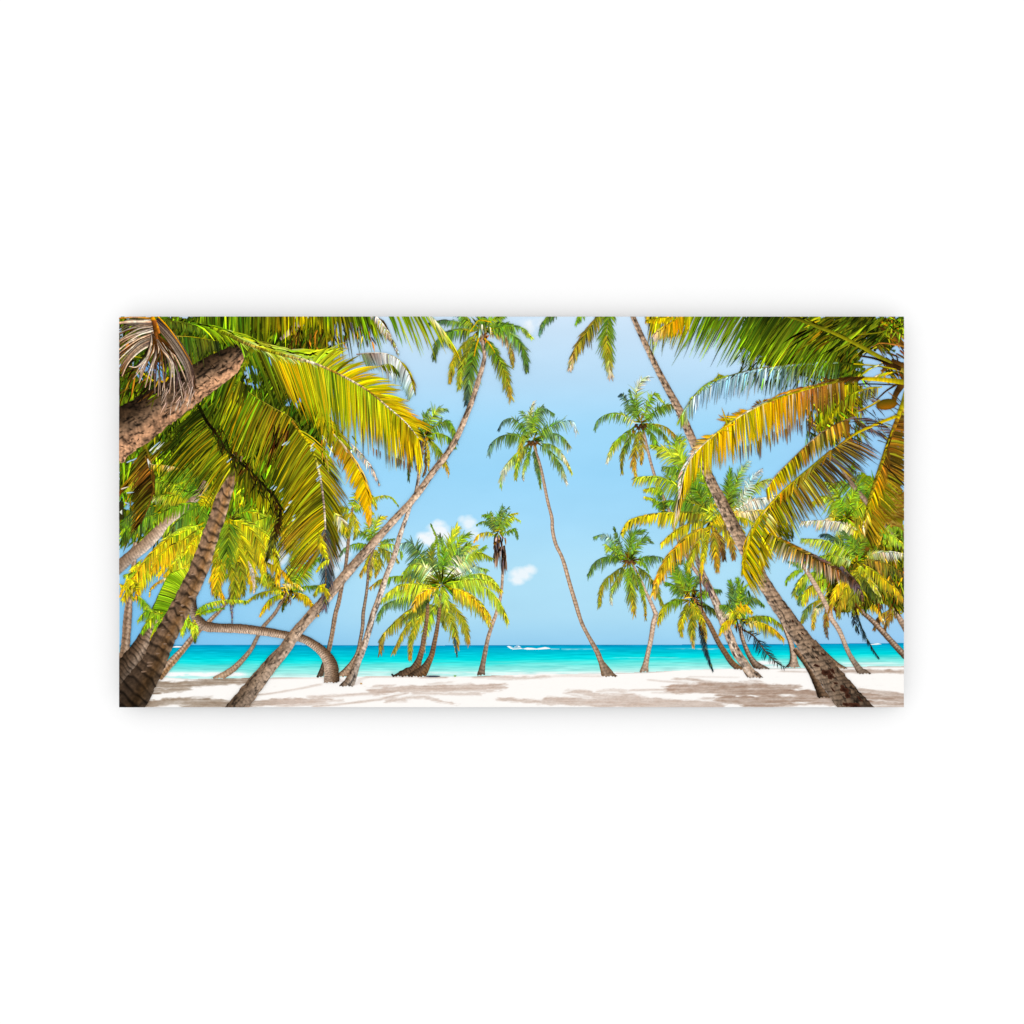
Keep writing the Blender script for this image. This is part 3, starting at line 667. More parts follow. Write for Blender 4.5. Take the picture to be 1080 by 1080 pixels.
for k in range(4): nutball(p, 661 + k * 2.6, 592 + (k % 2) * 2, 1.8, 1.9, (78, 50, 28), (140, 96, 50))
p.done()
# ================================================================== right half of the picture
BK = dict(w=1.25, s=.85, air=.2, lj=.25, skip=.06, rw=1.3, rc='y', g=.9)
def many(p, rows, **base):
    for pts, L, c, kw in rows: frond(p.c, pts, L, c, **{**base, **kw})

thicket([(898,508),(908,498),(918,505),(953.3,520),(953.3,600),(925,590),(905,580),(892,562),(888,545)], [(900,520,6,5),(884,512,5,3),(912,566,4,4),(928,552,5,3),(893,535,5,4)], 'dgGvlVg', 'dense_foliage', 100, 'mixed green leaves behind the falling brown frond at the right edge', seed=17)
# thin distant crowns high at the right, mostly hidden
p = Palm('small distant palm crown behind the brown fronds at the right edge')
many(p, [([(908,528),(895,512),(884,508),(876,514)], 12, 'gGf', {}), ([(908,526),(903,510),(897,498),(900,490)], 12, 'GfG', dict(up=1)), ([(910,526),(920,508),(932,502),(944,512)], 12, 'gGl', {}), ([(909,530),(893,530),(880,538),(872,552)], 12, 'lGyP', {}),
 ([(909,532),(898,545),(890,560)], 12, 'oyoP', {}), ([(912,530),(930,532),(946,545),(952,560)], 13, 'GlyG', {}), ([(912,532),(925,545),(935,562)], 12, 'lyV', {}), ([(908,533),(905,550),(908,566)], 12, 'oOob', dict(dk=.4)),
 ([(940,548),(932,556),(936,572)], 10, 'GLl', {}), ([(953,540),(940,552),(933,570),(938,585)], 14, 'GlLG', {})], **BK)
trunk(p.t, [(960,596,6),(953,585,6),(943,568,5.4),(935,557,5),(927,547,5),(919,537,5),(911,526,5),(901,514,4.6),(893,502,4.2),(884,488,3.4)], '2432', 4, .2, .35, 33, vshade=[.8, .85, .85, .8])
p.done()

p = Palm('bright yellow-green crown filling the gap under the brown foreground frond at the right')
many(p, [([(890,545),(880,530),(868,524),(856,530)], 14, 'GlLy', {}), ([(892,543),(884,524),(880,512),(872,508)], 13, 'GGlL', dict(up=.9)), ([(894,543),(898,526),(906,514)], 12, 'GlG', dict(up=1, g=.3)), ([(894,546),(906,536),(920,536),(932,548)], 13, 'GlyV', {}), ([(890,548),(876,546),(864,554)], 12, 'lyPy', {}), ([(892,549),(886,562),(884,575)], 12, 'yLyo', {}), ([(895,549),(904,560),(908,576)], 12, 'lyV', {}),
 ([(898,546),(914,552),(926,566),(930,580)], 13, 'VyoV', {}), ([(930,575),(940,566),(953,566)], 12, 'lLG', {}), ([(928,578),(940,584),(953,590)], 12, 'GlL', {}), ([(925,600),(936,610),(946,626)], 13, 'VyyV', {}), ([(880,600),(868,606),(858,616)], 12, 'VyLy', {}), ([(884,602),(876,616),(872,632)], 13, 'yLyV', {})], **BK)
heart(p.c, 892, 546, 9)
p.done()
p = Palm('palm low at the right edge with a dark striped leaning trunk')
many(p, [([(925,612),(915,620),(905,632),(900,646)], 12, 'vVn', {}), ([(930,612),(940,625),(952,640)], 14, 'bBb', {}), ([(950,640),(940,643),(928,650),(922,662)], 9, 'vnBb', {}), ([(950,642),(938,650),(932,664)], 8, 'onB', {}), ([(902,632),(914,634),(926,642),(932,656)], 9, 'PyoP', dict(ct='nyo')),
 ([(922,610),(938,606),(953,612)], 14, 'ndB', dict(dk=.4)), ([(922,614),(936,616),(953,628)], 14, 'ndBd', dict(dk=.5))], **BK)
trunk(p.t, [(962,700,7),(953.5,691,6.6),(945,682,6.2),(936,672,5.8),(926,661,5.4),(917,652,4.8),(909,645,4.4),(901,634,3.4)], '1242', 3.0, .45, .4, 21, vshade=[.7, .9, .95, .8])
p.done()

p = Palm('grey-trunked palm cut off by the right edge above the sea')
trunk(p.t, [(960,672,7),(953,660,6),(946,648,5.6),(938,637,5.6),(931,627,5),(922,614,3.6),(914,602,3)], '2343', 3.4, .3, .4, 22, vshade=[.8, .95, .95, .9])
p.done()

p = Palm('palm with a slender straight trunk planted on the sand near the right edge')
many(p, [([(848,600),(838,603),(830,611),(829,616)], 6, 'GlG', {}), ([(848,598),(839,594),(832,592)], 5, 'tGt', {}), ([(850,604),(842,615),(838,625),(845,632)], 8, 'Gfy', {}), ([(850,605),(846,620),(842,636)], 8, 'gGf', {}),
 ([(868,612),(860,618),(852,625),(849,634)], 11, 'yOyo', dict(ct='oyO')), ([(872,608),(866,620),(864,634)], 9, 'yLy', {}), ([(876,628),(862,634),(851,642),(845,656)], 11, 'vVfV', dict(ct='gVhv')), ([(874,630),(862,640),(858,652),(857,661)], 9, 'VPyn', dict(ct='hPo')),
 ([(878,632),(868,636),(862,640)], 6, 'dvd', {}), ([(880,628),(873,645),(871,658),(872,670)], 9, 'vnbm', dict(ct='bnB')), ([(884,620),(900,622),(914,630)], 9, 'vd', {})], **BK)
heart(p.c, 872, 612, 10)
many(p, [([(874,608),(860,604),(848,608),(840,618)], 11, 'GlLy', {}), ([(874,610),(862,614),(850,624),(846,636)], 12, 'lVyL', {}), ([(876,606),(866,594),(854,590),(846,596)], 11, 'gGlG', dict(up=.8)), ([(878,612),(882,628),(884,644)], 12, 'VyLV', {}), ([(880,610),(894,618),(902,632),(904,646)], 12, 'VyVy', {})], **BK)
trunk(p.t, [(914,716,16),(910.5,710.5,11),(908,708.5,8.6),(904,703,6.4),(897.5,693,5),(892.5,683,4.6),(886.5,668,4.7),(882,660,5),(876.5,652,5),(870,636,5),(862,621,5),(853,606,4.5),(846,594,3.5)], '2443', 3.2, .22, .35, 23, gy=710.4, vshade=[.5, .75, .95, 1, 1, 1.02, 1])
p.done()

thicket([(872,584),(905,574),(953.3,582),(953.3,648),(930,634),(905,642),(884,647),(872,625)], [(905,581,3,2)], 'DBdvVdb', 'dense_foliage', 60, 'shadowed mass of leaves under the broad crown at the right edge', seed=13)
# broad crown at the right
p = Palm('broad pale-green and yellow crown at the right edge, fronds spread like a star')
scatter(p.c, 260, (875, 585, 953, 640), 'dvBdb', L=(8, 18), dirs=(40, 120))
scatter(p.c, 120, (930, 560, 953, 625), 'dvVn', L=(8, 18), dirs=(40, 120))
heart(p.c, 904, 592, 10, 40)
many(p, [([(905,562),(890,553),(868,549),(846,550)], 13, 'yPPP', dict(ct='qPqP', hi=.2, up=.25)), ([(902,590),(888,574),(875,564),(868,563)], 14, 'dgfz', dict(ct='gfz', up=1)), ([(903,588),(898,572),(890,562)], 12, 'dGf', dict(up=1, g=.2)), ([(904,588),(908,572),(914,562)], 9, 'Gv', dict(up=1, g=.2)),
 ([(902,592),(888,579),(868,570),(846,568)], 14, 'LlLl', dict(ct='GlLp', hi=.15, hic='p', up=.4)), ([(900,594),(885,588),(868,586),(856,592)], 10, 'plG', dict(ct='lVp')), ([(912,587),(926,583),(940,582),(954,584)], 13, 'VPPP', dict(ct='lVPl', hi=.2)), ([(908,591),(926,592),(940,597),(954,606)], 13, 'vnvb', dict(ct='BndB')),
 ([(905,598),(896,606),(884,618),(877,634)], 15, 'vyOy', dict(ct='VyOo')), ([(905,600),(893,620),(886,636),(884,648)], 14, 'vyVb', dict(ct='VoV')), ([(906,602),(902,622),(896,640)], 13, 'vVVv', {}), ([(904,594),(912,604),(922,618),(929,633)], 11, 'LyyL', dict(ct='GyPy', hi=.1, hic='P')), ([(910,595),(926,606),(940,617),(955,634)], 13, 'yyOo', dict(ct='VVvn', up=.5)),
 ([(908,606),(918,622),(928,630)], 10, 'vdv', {}), ([(930,562),(942,566),(954,575)], 10, 'GLl', {})], **BK)
frond(p.c, [(901,640),(909,664),(919,682),(927,694)], 9, 'kzkz', 'kzz', g=.8, w=.65, s=1.5, rc='Bk', rw=1.5, rt=.4, skip=.15, dk=0, up=1)
frond(p.c, [(898,646),(902,658),(906,668)], 7, 'kz', 'k', g=.8, w=.8, s=1.6, rc='Bk', rw=1.0, skip=.2, dk=0)
p.done()

# palm with the kinked trunk and the dropping dark frond
p = Palm('young palm with a brown curving trunk, its dark dead frond hanging down to the sand')
heart(p.c, 729, 632, 10)
many(p, [([(725,629),(719,614),(713,602),(706,592)], 13, 'gfGg', dict(up=1, g=.1)), ([(722,629),(712,619),(703,614)], 11, 'fgG', dict(up=.9)), ([(724,628),(716,610),(712,598),(718,592)], 12, 'vGf', dict(up=1, g=.2)), ([(731,626),(735,613),(740,602)], 6, 'gfG', dict(up=1, g=.1)), ([(727,628),(727,610),(724,596)], 11, 'GgG', dict(up=1, g=0)),
 ([(722,632),(710,634),(700,641),(694,656)], 12, 'gGVy', dict(ct='lVyO')), ([(733,634),(748,640),(760,650)], 9, 'gdv', {}), ([(735,630),(748,622),(760,622)], 9, 'gGf', {})], **BK)
trunk(p.t, [(786,714,7),(781,707,6.4),(772,699,6),(765,689,5.6),(758,678,5.3),(753,668,5),(748,658,5),(743,650,4.6),(738,640,3.6),(731,630,3)], '1266', 3.2, .3, .4, 25, gy=706, vshade=[.8, .85, 1, 1])
scatter(p.c, 40, (720, 622, 742, 642), 'Bkbn', L=(4, 9), w=(.8, 1.5), dirs=(0, 360))
many(p, [([(726,634),(722,645),(718,658),(719,669)], 10, 'vVyV', dict(ct='vVo')), ([(729,636),(730,652),(730,668),(731,681)], 10, 'vVVn', dict(ct='vVVP')), ([(733,636),(739,650),(743,662),(744,676)], 8, 'vyno', dict(ct='Vyq')), ([(728,635),(733,642),(736,650)], 8, 'VyV', {})], **BK)
frond(p.c, [(737,656),(741,672),(745,688),(751.5,706)], 8, 'Bzzz', 'kzz', g=.7, w=.65, s=1.2, rc='bBk', rw=1.6, rt=.8, dk=.2, up=1, a=(60, 25), js=.3)
p.done()

# yellow crowned palm
p = Palm('palm with a patchy pale trunk and sprawling yellow crown right of centre')
trunk(p.t, [(802,722,16),(796,715,13),(790,708,10.5),(785,700,9.4),(776,687,9.2),(768,668,9),(762,653,9.3),(755,635,8),(747,618,7),(741,605,6),(735,590,5),(728,573,4),(722,561,3.6),(716,545,3)], '3543', 3.4, .15, .5, 26, gy=714.6, crack=.6, blot=.25, vshade=[.75, .95, 1, 1, 1, .95, .8, .7, .7])
heart(p.c, 750, 549, 12, 40, 'yVGvnY')
many(p, [([(746,540),(736,520),(722,504),(706,498)], 18, 'GlLl', dict(up=.9, g=.4)), ([(752,538),(746,516),(738,500),(728,490)], 16, 'gGlL', dict(up=1, g=.2)), ([(726,496),(720,484),(716,474),(720,466)], 14, 'LlL', dict(up=1, g=.2)), ([(746,550),(730,552),(712,560),(698,572)], 14, 'VyyY', {}), ([(750,552),(740,566),(730,584),(726,600)], 13, 'VyVy', {}),
 ([(752,550),(764,560),(772,574),(774,588)], 12, 'Vynb', {}), ([(754,546),(770,536),(784,536),(796,546)], 13, 'GVyV', {}), ([(700,520),(690,515),(680,516)], 9, 'Gly', {}), ([(744,544),(726,534),(708,528),(694,530)], 13, 'vgGl', {})], **BK)
many(p, [
 ([(722,491),(710,482),(700,474),(690,470)], 16, 'GLLl', dict(g=.35, up=1, ct='lLLy', hi=.08)), ([(724,494),(716,480),(712,468),(716,462)], 15, 'GLG', dict(up=1, g=.2)), ([(725,500),(712,494),(700,492)], 12, 'gGh', {}),
 ([(748,542),(730,522),(712,511),(692,503),(671,503)], 18, 'gGlLL', dict(ct='GfGLy', rc='Pw', up=.7)), ([(744,535),(734,515),(728,500)], 18, 'GgGl', dict(up=1, g=.4)), ([(752,540),(736,532),(722,528),(712,535)], 18, 'gvgG', dict(rc='yy')), ([(744,541),(728,540),(714,540)], 9, 'gv', {}),
 ([(700,541),(695,532),(688,526),(680,524)], 6, 'gGy', {}), ([(700,541),(700,532),(695,522)], 7, 'dg', dict(up=1)),
 ([(752,556),(760,570),(764,588)], 12, 'nbB', dict(dk=.35)), ([(754,552),(768,556),(780,568)], 12, 'Vbn', {}), ([(756,548),(768,546),(778,552)], 10, 'oyV', {}),
 ([(752,544),(728,541),(706,541),(684,543),(664,549),(656,561)], 15, 'VVyyYy', dict(ct='gVyYyL', up=.25, w=2.0)),
 ([(748,556),(733,561),(718,573),(705,588),(695,606),(689,624)], 17, 'nyoyoO', dict(ct='Vnoooq', up=.45, w=1.9)), ([(752,557),(754,575),(757,600)], 12, 'nVon', dict(ct='nbo', rc='yY', rw=2)), ([(749,556),(744,572),(741,590),(739,610)], 8, 'yVyo', dict(ct='VyO', rc='yY', rw=2.4)), ([(752,548),(748,540),(756,530)], 9, 'Ly', {}),
 ([(750,554),(760,546),(770,542)], 8, 'yo', {})], **BK)
frond(p.c, [(738,605),(739,620),(740,634),(741,645)], 3, 'bmB', 'mBk', g=2, w=1, s=1.5, rc='mb', rw=2)
frond(p.c, [(742,606),(746,618),(753,630)], 9, 'bmm', 'mB', g=1.5, w=.9, s=1.5, rc='mb', rw=1)
p.done()

p = Palm('pale green crown showing right of the thick trunk, under the orange frond')
many(p, [([(772,540),(782,524),(797,511),(812,505),(828,508)], 13, 'gGVp', dict(ct='GlpT', up=.9)), ([(772,542),(790,530),(812,524),(832,518)], 12, 'pPpP', dict(ct='lpPw', hi=.2, hic='w')), ([(770,542),(786,540),(802,538),(818,540)], 11, 'oPyP', dict(ct='yqP')), ([(768,538),(774,518),(780,500),(788,488)], 13, 'gGlT', dict(up=1, g=.3, ct='lTp')), ([(768,538),(768,516),(770,496)], 12, 'vgG', dict(up=1, g=.2)),
 ([(772,545),(788,548),(800,556)], 10, 'lyL', {}), ([(770,546),(780,556),(786,570)], 11, 'yVo', {}), ([(774,536),(786,520),(792,506),(802,496)], 10, 'hpTw', dict(up=1, g=.4, hi=.2, hic='w'))], **BK)
p.done()
# curved palm beside the big trunk
p = Palm('low palm with a sickle-shaped trunk and yellow fronds, left of the thick leaning trunk')
heart(p.c, 779, 653, 9)
scatter(p.c, 60, (768, 612, 790, 650), 'dgfG', L=(7, 15), dirs=(60, 120))
many(p, [([(778,652),(774,632),(770,614)], 11, 'gfG', dict(up=1, g=0)), ([(779,652),(781,630),(778,612)], 11, 'fgG', dict(up=1, g=0)), ([(779,650),(787,638),(796,631),(805,638)], 9, 'gGfg', {}), ([(776,644),(779,630),(785,619),(794,613)], 3.5, 'lGl', dict(up=1, w=1.2)), ([(776,652),(768,640),(760,638)], 10, 'fG', {}),
 ([(783,655),(798,650.5),(812,651),(826,661)], 10, 'VVlV', dict(ct='vgvV', up=.3)), ([(786,658),(800,656.5),(814,662),(826,673)], 12, 'PyOo', dict(ct='OyVo', hi=.1, hic='P', up=.4)), ([(774,650),(780,642),(786,639),(793,645)], 9, 'yOy', dict(ct='YOo')), ([(777,655),(770,654),(764,657),(759,668)], 9, 'OyY', dict(ct='yYo')), ([(778,650),(772,646),(766,648)], 9, 'VyP', {})], **BK)
trunk(p.t, [(815,711,8),(806,707,9),(798,702,8),(793,696,6),(788.5,688,4.8),(784.5,678,4.1),(781.5,668,4),(779.5,658,3.2)], '1242', 3.2, .32, .4, 28, gy=705.2, vshade=[.6, .7, .9, 1, 1])
scatter(p.c, 16, (774, 654, 786, 664), 'Bkb', L=(4, 8), w=(.8, 1.4), dirs=(40, 140))
frond(p.c, [(784,664),(796,672),(808,688),(818,698),(826,703)], 11, 'BzzBz', 'zkzk', g=.3, w=.7, s=1.5, rc='Bbk', rw=1.7, rt=.8, up=1, a=(80, 40), skip=.2, dj=14)
p.done()

p = Palm('short pale trunk with a dark notched root, half hidden behind the thick leaning trunk')
trunk(p.t, [(836,710,22),(836.5,703,15),(836.8,699,10),(836.5,692,6.6),(834.5,680,5.2),(830,668,4.6),(826,658,4.2),(822,648,4)], '0443', 3.5, .2, .4, 29, gy=703.8, vshade=[.8, .9, 1, 1])
p.done()

p = Palm('dark thin trunk tucked against the left side of the thick leaning trunk')
trunk(p.t, [(870,740,14),(868,735,12),(864,727,8.4),(857,712,6.6),(849,699,5.2),(838,684,5)], '0122', 4, .3, .45, 30, gy=735.5, vshade=[.75, .85, 1, 1.1])
p.done()
p = Palm('root flare of a palm sticking out right behind the thick leaning trunk')
trunk(p.t, [(893,705.6,2.5),(884,702,5),(876,696,6),(866,686,6),(858,676,5)], '4321', 4, .25, .4, 31, gy=705)
p.done()

# ---- the thick leaning trunk on the right, crown above the picture
p = Palm('thick leaning trunk in the right foreground, running from the bottom corner out of the top edge')
many(p, [([(596,318),(583,330),(573,340),(569,352)], 9, 'dfgt', dict(ct='gft', w=1.5)), ([(640,322),(628,338),(614,357),(606,370),(601,388)], 16, 'gvVnP', dict(ct='VnbVq', rc='vw', dk=.25)), ([(634,326),(640,350)], 10, 'vVn', dict(side=-1)),
 ([(646,318),(641,340),(640,360),(642,380),(644,396)], 16, 'ggVVP', dict(ct='vGgVq', rc='PwP', g=.55, hi=.05)), ([(620,320),(612,332),(608,340)], 9, 'GG', {}),
 ([(680,322),(686,334),(692,344),(697,352)], 11, 'yVon', dict(ct='yob'))], **BK)
trunk(p.t, [(909,757,35),(903,749,32),(890,732,28),(876,714,26),(865,700,23.5),(849,678,18.5),(836,660,17),(828,648,16),(819,636,15),(809,620,14),(800,606,13.5),(788,583,13.5),(776,560,13.2),(766,540,12.6),(758,524,11.6),(749.5,507,10.3),(738,482,9),(727.5,458,8.5),(717,434,8),(704,410,7),(693.5,390,6.3),(684,370,5.8),(674.5,350,5.3),(664,326,5)], '4332', 5.6, .34, .45, 32, blot=.25, crack=.55, tilt=.5, vshade=[.56, .66, .78, .88, .92, .98, 1.0, 1.0, 1.0, 1.0, 1.0, 1.0, .98, .95])
# dark hollows worn into the old bark
def hollow(x, y, rx, ry, ang, c=(30, 16, 10)):
    l = level(1); n = 16
    P = []
    for k in range(n):
        a = k * 2 * math.pi / n; r = 1 + 0.35 * (R.random() - .5) * 2
        u, v = rx * r * math.cos(a), ry * r * math.sin(a)
        P.append((x + u * math.cos(ang) - v * math.sin(ang), y + u * math.sin(ang) + v * math.cos(ang)))
    for k in range(n):
        p.t.poly([(x, y), P[k], P[(k + 1) % n]], [np.array(c, float), np.array(c) * 2.2 + 12, np.array(c) * 2.2 + 12], l)
for h in ((871,709,5,3,.3), (876,713,3.5,3,.6), (878,707.5,3,2,.9), (881,720.5,2.6,1.3,.3), (890,727.5,5.5,3.2,.55), (894,733.5,4,2.5,.9), (878,727,3.6,.9,.9), (861,702,3,1.6,.2), (892,743,4,1.8,.4), (902,744.5,7,2.6,.2), (907,737,4,1,.8), (868,690,3,1,.6), (858,683,2.2,1,.8), (862,694,2.5,.9,.9), (846,668,2,.8,.7), (836,655,2.2,.9,.9)):
    hollow(*h)
p.done()

# ================================================================== right foreground crown (its stem stands outside the picture)
thicket([(786,334),(953.3,334),(953.3,352),(938,370),(916,362),(905,372),(908,398),(870,404),(822,386),(800,380),(780,366)], [(912,352,7,3),(797,377,9,3)], 'DdDvdgV', 'dense_foliage', 128, 'dark green tangle of leaves in the top right corner', seed=5)
thicket([(862,410),(905,402),(910,425),(900,442),(874,450),(862,460)], [(880,440,3,3),(862,414,6,4)], 'BDvVdyb', 'dense_foliage', 60, 'speckled yellow-green leaves behind the orange frond', seed=7)
thicket([(953.3,448),(940,470),(930,505),(918,545),(953.3,560)], [(945,489,9,.9),(946,500,8,.8),(940,512,5,1.2),(946,518,7,1.6)], 'bnxbVb', 'dense_foliage', 10, 'brown shadowed leaves at the right edge', seed=9)
INK[0] = 0.92
p = Palm('large foreground crown at the right edge with orange, brown and deep green fronds and a coconut')
scatter(p.c, 330, (850, 398, 908, 464), 'vlyGdVdb', L=(7, 16), w=(.9, 1.8), dirs=(20, 110), js=.4)
scatter(p.c, 220, (780, 368, 905, 402), 'dgDGvd', L=(8, 18), w=(1, 2), dirs=(95, 140))
scatter(p.c, 90, (924, 334, 953, 400), 'bBnoVd', L=(8, 20), w=(1, 2.4), dirs=(10, 70))
# blue-green arching frond with the lime rib
frond(p.c, [(900,384),(860,382),(825,386),(796,390),(768,397.5),(745,407),(729,422),(718,440)], 30, 'dghTTTsL', 'gTsTsssL', g=1.2, up=.28, w=1.5, s=1.4, rc='dvnvLL', rw=2.0, rt=2.4, js=.32, hi=.22, hic='s', skip=.25, prof=(.8, 1, .55))
frond(p.c, [(768,396),(745,405),(729,420)], 7, 'lhL', 'yLh', absd=(-170, 160), side=-1, s=2.2, rc='Ll')
# deep green frond across the top right corner
for pts, L in (([(905,364),(880,352),(855,342),(830,334),(800,322),(760,312),(720,308),(690,310)], 62),):
    frond(p.c, pts, L, 'vGgdgGVV', 'vGlGlGyl', absd=(118, 126, 127, 124, 122, 118, 108, 96), side=-1, w=1.9, s=1.05, js=.36, hi=.0, dk=.15, rachis=False, g2=.12, prof=(.75, 1, .95), lr=(1, 1))
    frond(p.c, pts, L * .9, 'ddvDdgyV', 'GvLGLGLo', absd=(120, 127, 128, 125, 122, 118, 110, 97), side=-1, w=1.5, s=3.0, js=.3, hi=.10, hic='L', dk=.05, rachis=False, g2=.1, prof=(.7, 1, .95))
frond(p.c, [(940,384),(905,364),(876,350),(850,340),(830,334)], 45, 'vvdv', 'vdVd', absd=(-150, -160, -158, -156), side=1, w=2.4, s=1.6, js=.3, rachis=False, g2=-.1, dk=.3)
scatter(p.c, 90, (850, 334, 930, 366), 'vVdvD', L=(14, 30), w=(1.5, 2.8), dirs=(145, 165))
ribbon(p.c, [(958,394),(930,378),(905,364),(876,350),(850,340),(828,333)], 5.0, 2.2, cl('xVVVvv'), level(2), ns=.08)
# yellow wing hanging into the top edge
frond(p.c, [(730,326),(716,334),(704,342),(694,350)], 22, 'VyoY', 'yoYq', absd=(96, 94, 100, 110), side=-1, w=2.2, s=1.5, prof=(1, .9, .5), rachis=False)
frond(p.c, [(722,330),(706,341),(696,346),(690,352)], 20, 'yoOP', 'oOqs', g=1.4, w=1.5, s=1.4, up=.6, rc='oP', prof=(.8, .9, .6), skip=.1)
frond(p.c, [(712,334),(694,336),(682,338)], 8, 'OyV', 'yO', g=.8, w=1.8, s=1.4)
# stems and brown sheaths in the corner
for pts, w0, w1, c in (([(960,372),(938,352),(926,344)], 4, 2, 'BbB'), ([(960,362),(942,347),(930,340)], 4, 2, 'rbo'), ([(958,366),(930,362),(920,366)], 2, 1, 'nrn'), ([(905,375),(925,379),(950,390)], 1.6, 3.2, 'BkB'), ([(953,385),(938,386),(930,392)], 6, 3, 'kBb'), ([(900,384),(925,386),(945,390)], 1.4, 1.6, 'yVy'), ([(958,388),(945,382),(940,380)], 5, 4, 'bB'),
   ([(958,350),(944,342),(938,334)], 4, 3, 'noR'.replace('R', 'r')), ([(953,340),(930,350),(905,353)], 2, 1, 'vV'), ([(886,406),(915,405),(945,406)], 1.4, 1.2, 'BkB'), ([(925,421),(935,412),(948,404)], 1.2, 2.2, 'BB'), ([(955,400),(945,415),(942,425)], 8, 5, 'bBb')):
    ribbon(p.c, pts, w0, w1, cl(c), level(2))
frond(p.c, [(930,384),(918,388),(908,394),(902,400)], 12, 'PVyL', 'yLVP', absd=(170, 150, 140), w=1.6, s=1.6, skip=.2)
frond(p.c, [(945,392),(930,394),(918,400)], 12, 'LyPV', 'yVP', absd=(170, 150), w=1.4, s=2, skip=.2)
scatter(p.c, 60, (935, 334, 953, 352), 'GLlgv', L=(5, 12), w=(1, 2), dirs=(0, 180))
# brown frond with drooping tip
frond(p.c, [(936,463),(918,452),(900,441)], 20, 'bmb', 'Bmk', absd=(20, 28, 60), side=1, w=1.2, s=1.8, skip=.1, rachis=False)
frond(p.c, [(902,440),(890,444),(872,453),(855,466),(833,487),(818,502),(808,517)], 21, 'bnxnVyO', 'BnVnyOn', absd=(80, 75, 82, 78, 70, 62, 80), side=-1, w=1.8, s=1.2, rc='ebqnqq', rw=2.0, rt=1.5, js=.3, dk=.2, prof=(.9, 1, .7))
frond(p.c, [(880,420),(868,440),(860,452)], 12, 'lyV', 'yVd', g=1, w=1.3, s=1.5)
frond(p.c, [(908,398),(890,408),(874,424),(862,440)], 20, 'VylV', 'lydG', g=1, w=1.4, s=1.5, rc='vV', skip=.1, dk=.3)
frond(p.c, [(930,408),(908,412),(892,420),(878,436)], 18, 'yVly', 'Vybl', g=1, w=1.4, s=1.5, rc='yV', skip=.15, dk=.25)
for k in range(60):      # thin dark leaflets against the bright sky
    x, y = R.uniform(900, 944), R.uniform(404, 470)
    blade(p.c, x, y, R.uniform(.3, 1), R.uniform(-.1, .8), R.uniform(8, 18), .9, .4, jit(C[R.choice('BmbV')], .25), jit(C[R.choice('mbB')], .25), level(1) if k % 8 == 0 else LEV[0])
# orange frond
OR = dict(w=1.7, js=.2, hue=.08)
frond(p.c, [(905,401),(890,400),(876,404),(850,410.5),(820,420),(792,432),(770,446),(748,463),(731,480),(722,498),(716,526)], 43, 'bnroOYOYYYP', 'bBnoOYOYYOq', absd=(88, 88, 88, 88, 86, 84, 86, 90, 92, 94, 98), side=-1, s=1.05, rachis=False, g2=.1, dk=.06, prof=(.55, 1, .62), hi=.05, hic='w', **OR)
for k in range(34):      # curled brown tips below the orange row
    x = R.uniform(778, 860); y = np.interp(x, (778, 800, 830, 860), (470, 462, 450, 440)) + R.uniform(-5, 4)
    blade(p.c, x, y, .05, 1, R.uniform(12, 22), 1.3, .1, jit(C['b'], .2), jit(C['m'], .2), level(1) if k % 6 == 0 else LEV[0], seg=4)
frond(p.c, [(905,398),(876,402),(850,408),(820,417),(797,428)], 10, 'Bbrob', 'bBrrn', absd=(-165, -170, 170, 175, -170), side=1, w=1.6, s=1.6, rachis=False, dj=14, g2=.5)
frond(p.c, [(792,431),(770,445),(748,462),(733,478)], 15, 'oOOP', 'OoOq', absd=(-170, -176, 178, 172), side=1, w=2.0, s=2.3, rachis=False, g2=-.05)
frond(p.c, [(738,470),(727,484),(719,500),(716,524)], 9, 'PwPq', 'qPw', absd=(150, 140, 110), side=1, w=1.3, s=1.6, rachis=False)
ribbon(p.c, [(905,398),(876,404),(850,410.5),(820,420),(792,432),(770,446),(748,463),(731,480),(722,498),(716,526)], 2.6, 1.0, cl('nVyVPyPPq'), level(2), ns=.25)
ribbon(p.c, [(960,404),(930,400.5),(905,399)], 6.0, 3.4, cl('VYy'), level(2), ns=.08)
for k in range(10):
    x = 884 + k * 2.2; blade(p.c, x + 8, 397.5, -.85, .35, 14, 1.5, .35, jit(C['B'], .2), jit(C['b'], .2), level(1), seg=4)
nutball(p, 935, 426.5, 11.2, 5.8, (92, 76, 10), (158, 98, 12), -.14)
ribbon(p.c, [(905,434),(918,428),(928,422)], 1.6, 2.2, cl('nyx'), level(1))
# long frond with the yellow stem whose end droops over the thick trunk
Qp = [(903,457),(890,466),(876,475),(858,490),(840,505),(824,519),(808,536),(797,550),(789,568),(785,586),(783,604)]
frond(p.c, Qp, 40, 'nxnVxVyVyyY', 'mbnxnVVyVyy', absd=(14, 22, 34, 45, 52, 56, 56, 52, 50, 52, 60), side=-1, w=1.45, s=.95, rachis=False, js=.26, dk=.2, g2=.25, prof=(.85, 1, .85))
frond(p.c, Qp[:7], 34, 'bBmbnvn', 'mBmbBbn', absd=(10, 20, 32, 44, 52, 56, 56), side=-1, w=1.1, s=2.6, rachis=False, g2=.35, dk=.4, prof=(1.15, 1.2, 1.1))
frond(p.c, Qp[1:7], 17, 'nvxVoO', 'bnVonV', absd=(-60, 130, 120, 100, 80, 70), side=1, w=1.7, s=1.6, rachis=False, skip=.35)
frond(p.c, Qp[5:], 14, 'VyyYyy', 'yPyoYy', absd=(140, 130, 125, 120, 100), side=1, w=1.8, s=1.5, rachis=False)
frond(p.c, [(812,538),(806,556),(802,575),(800,595)], 26, 'PyVY', 'yoyb', absd=(48, 52, 58, 66), side=-1, w=1.8, s=1.5, rachis=False, hi=.06, hic='P', g2=.1)
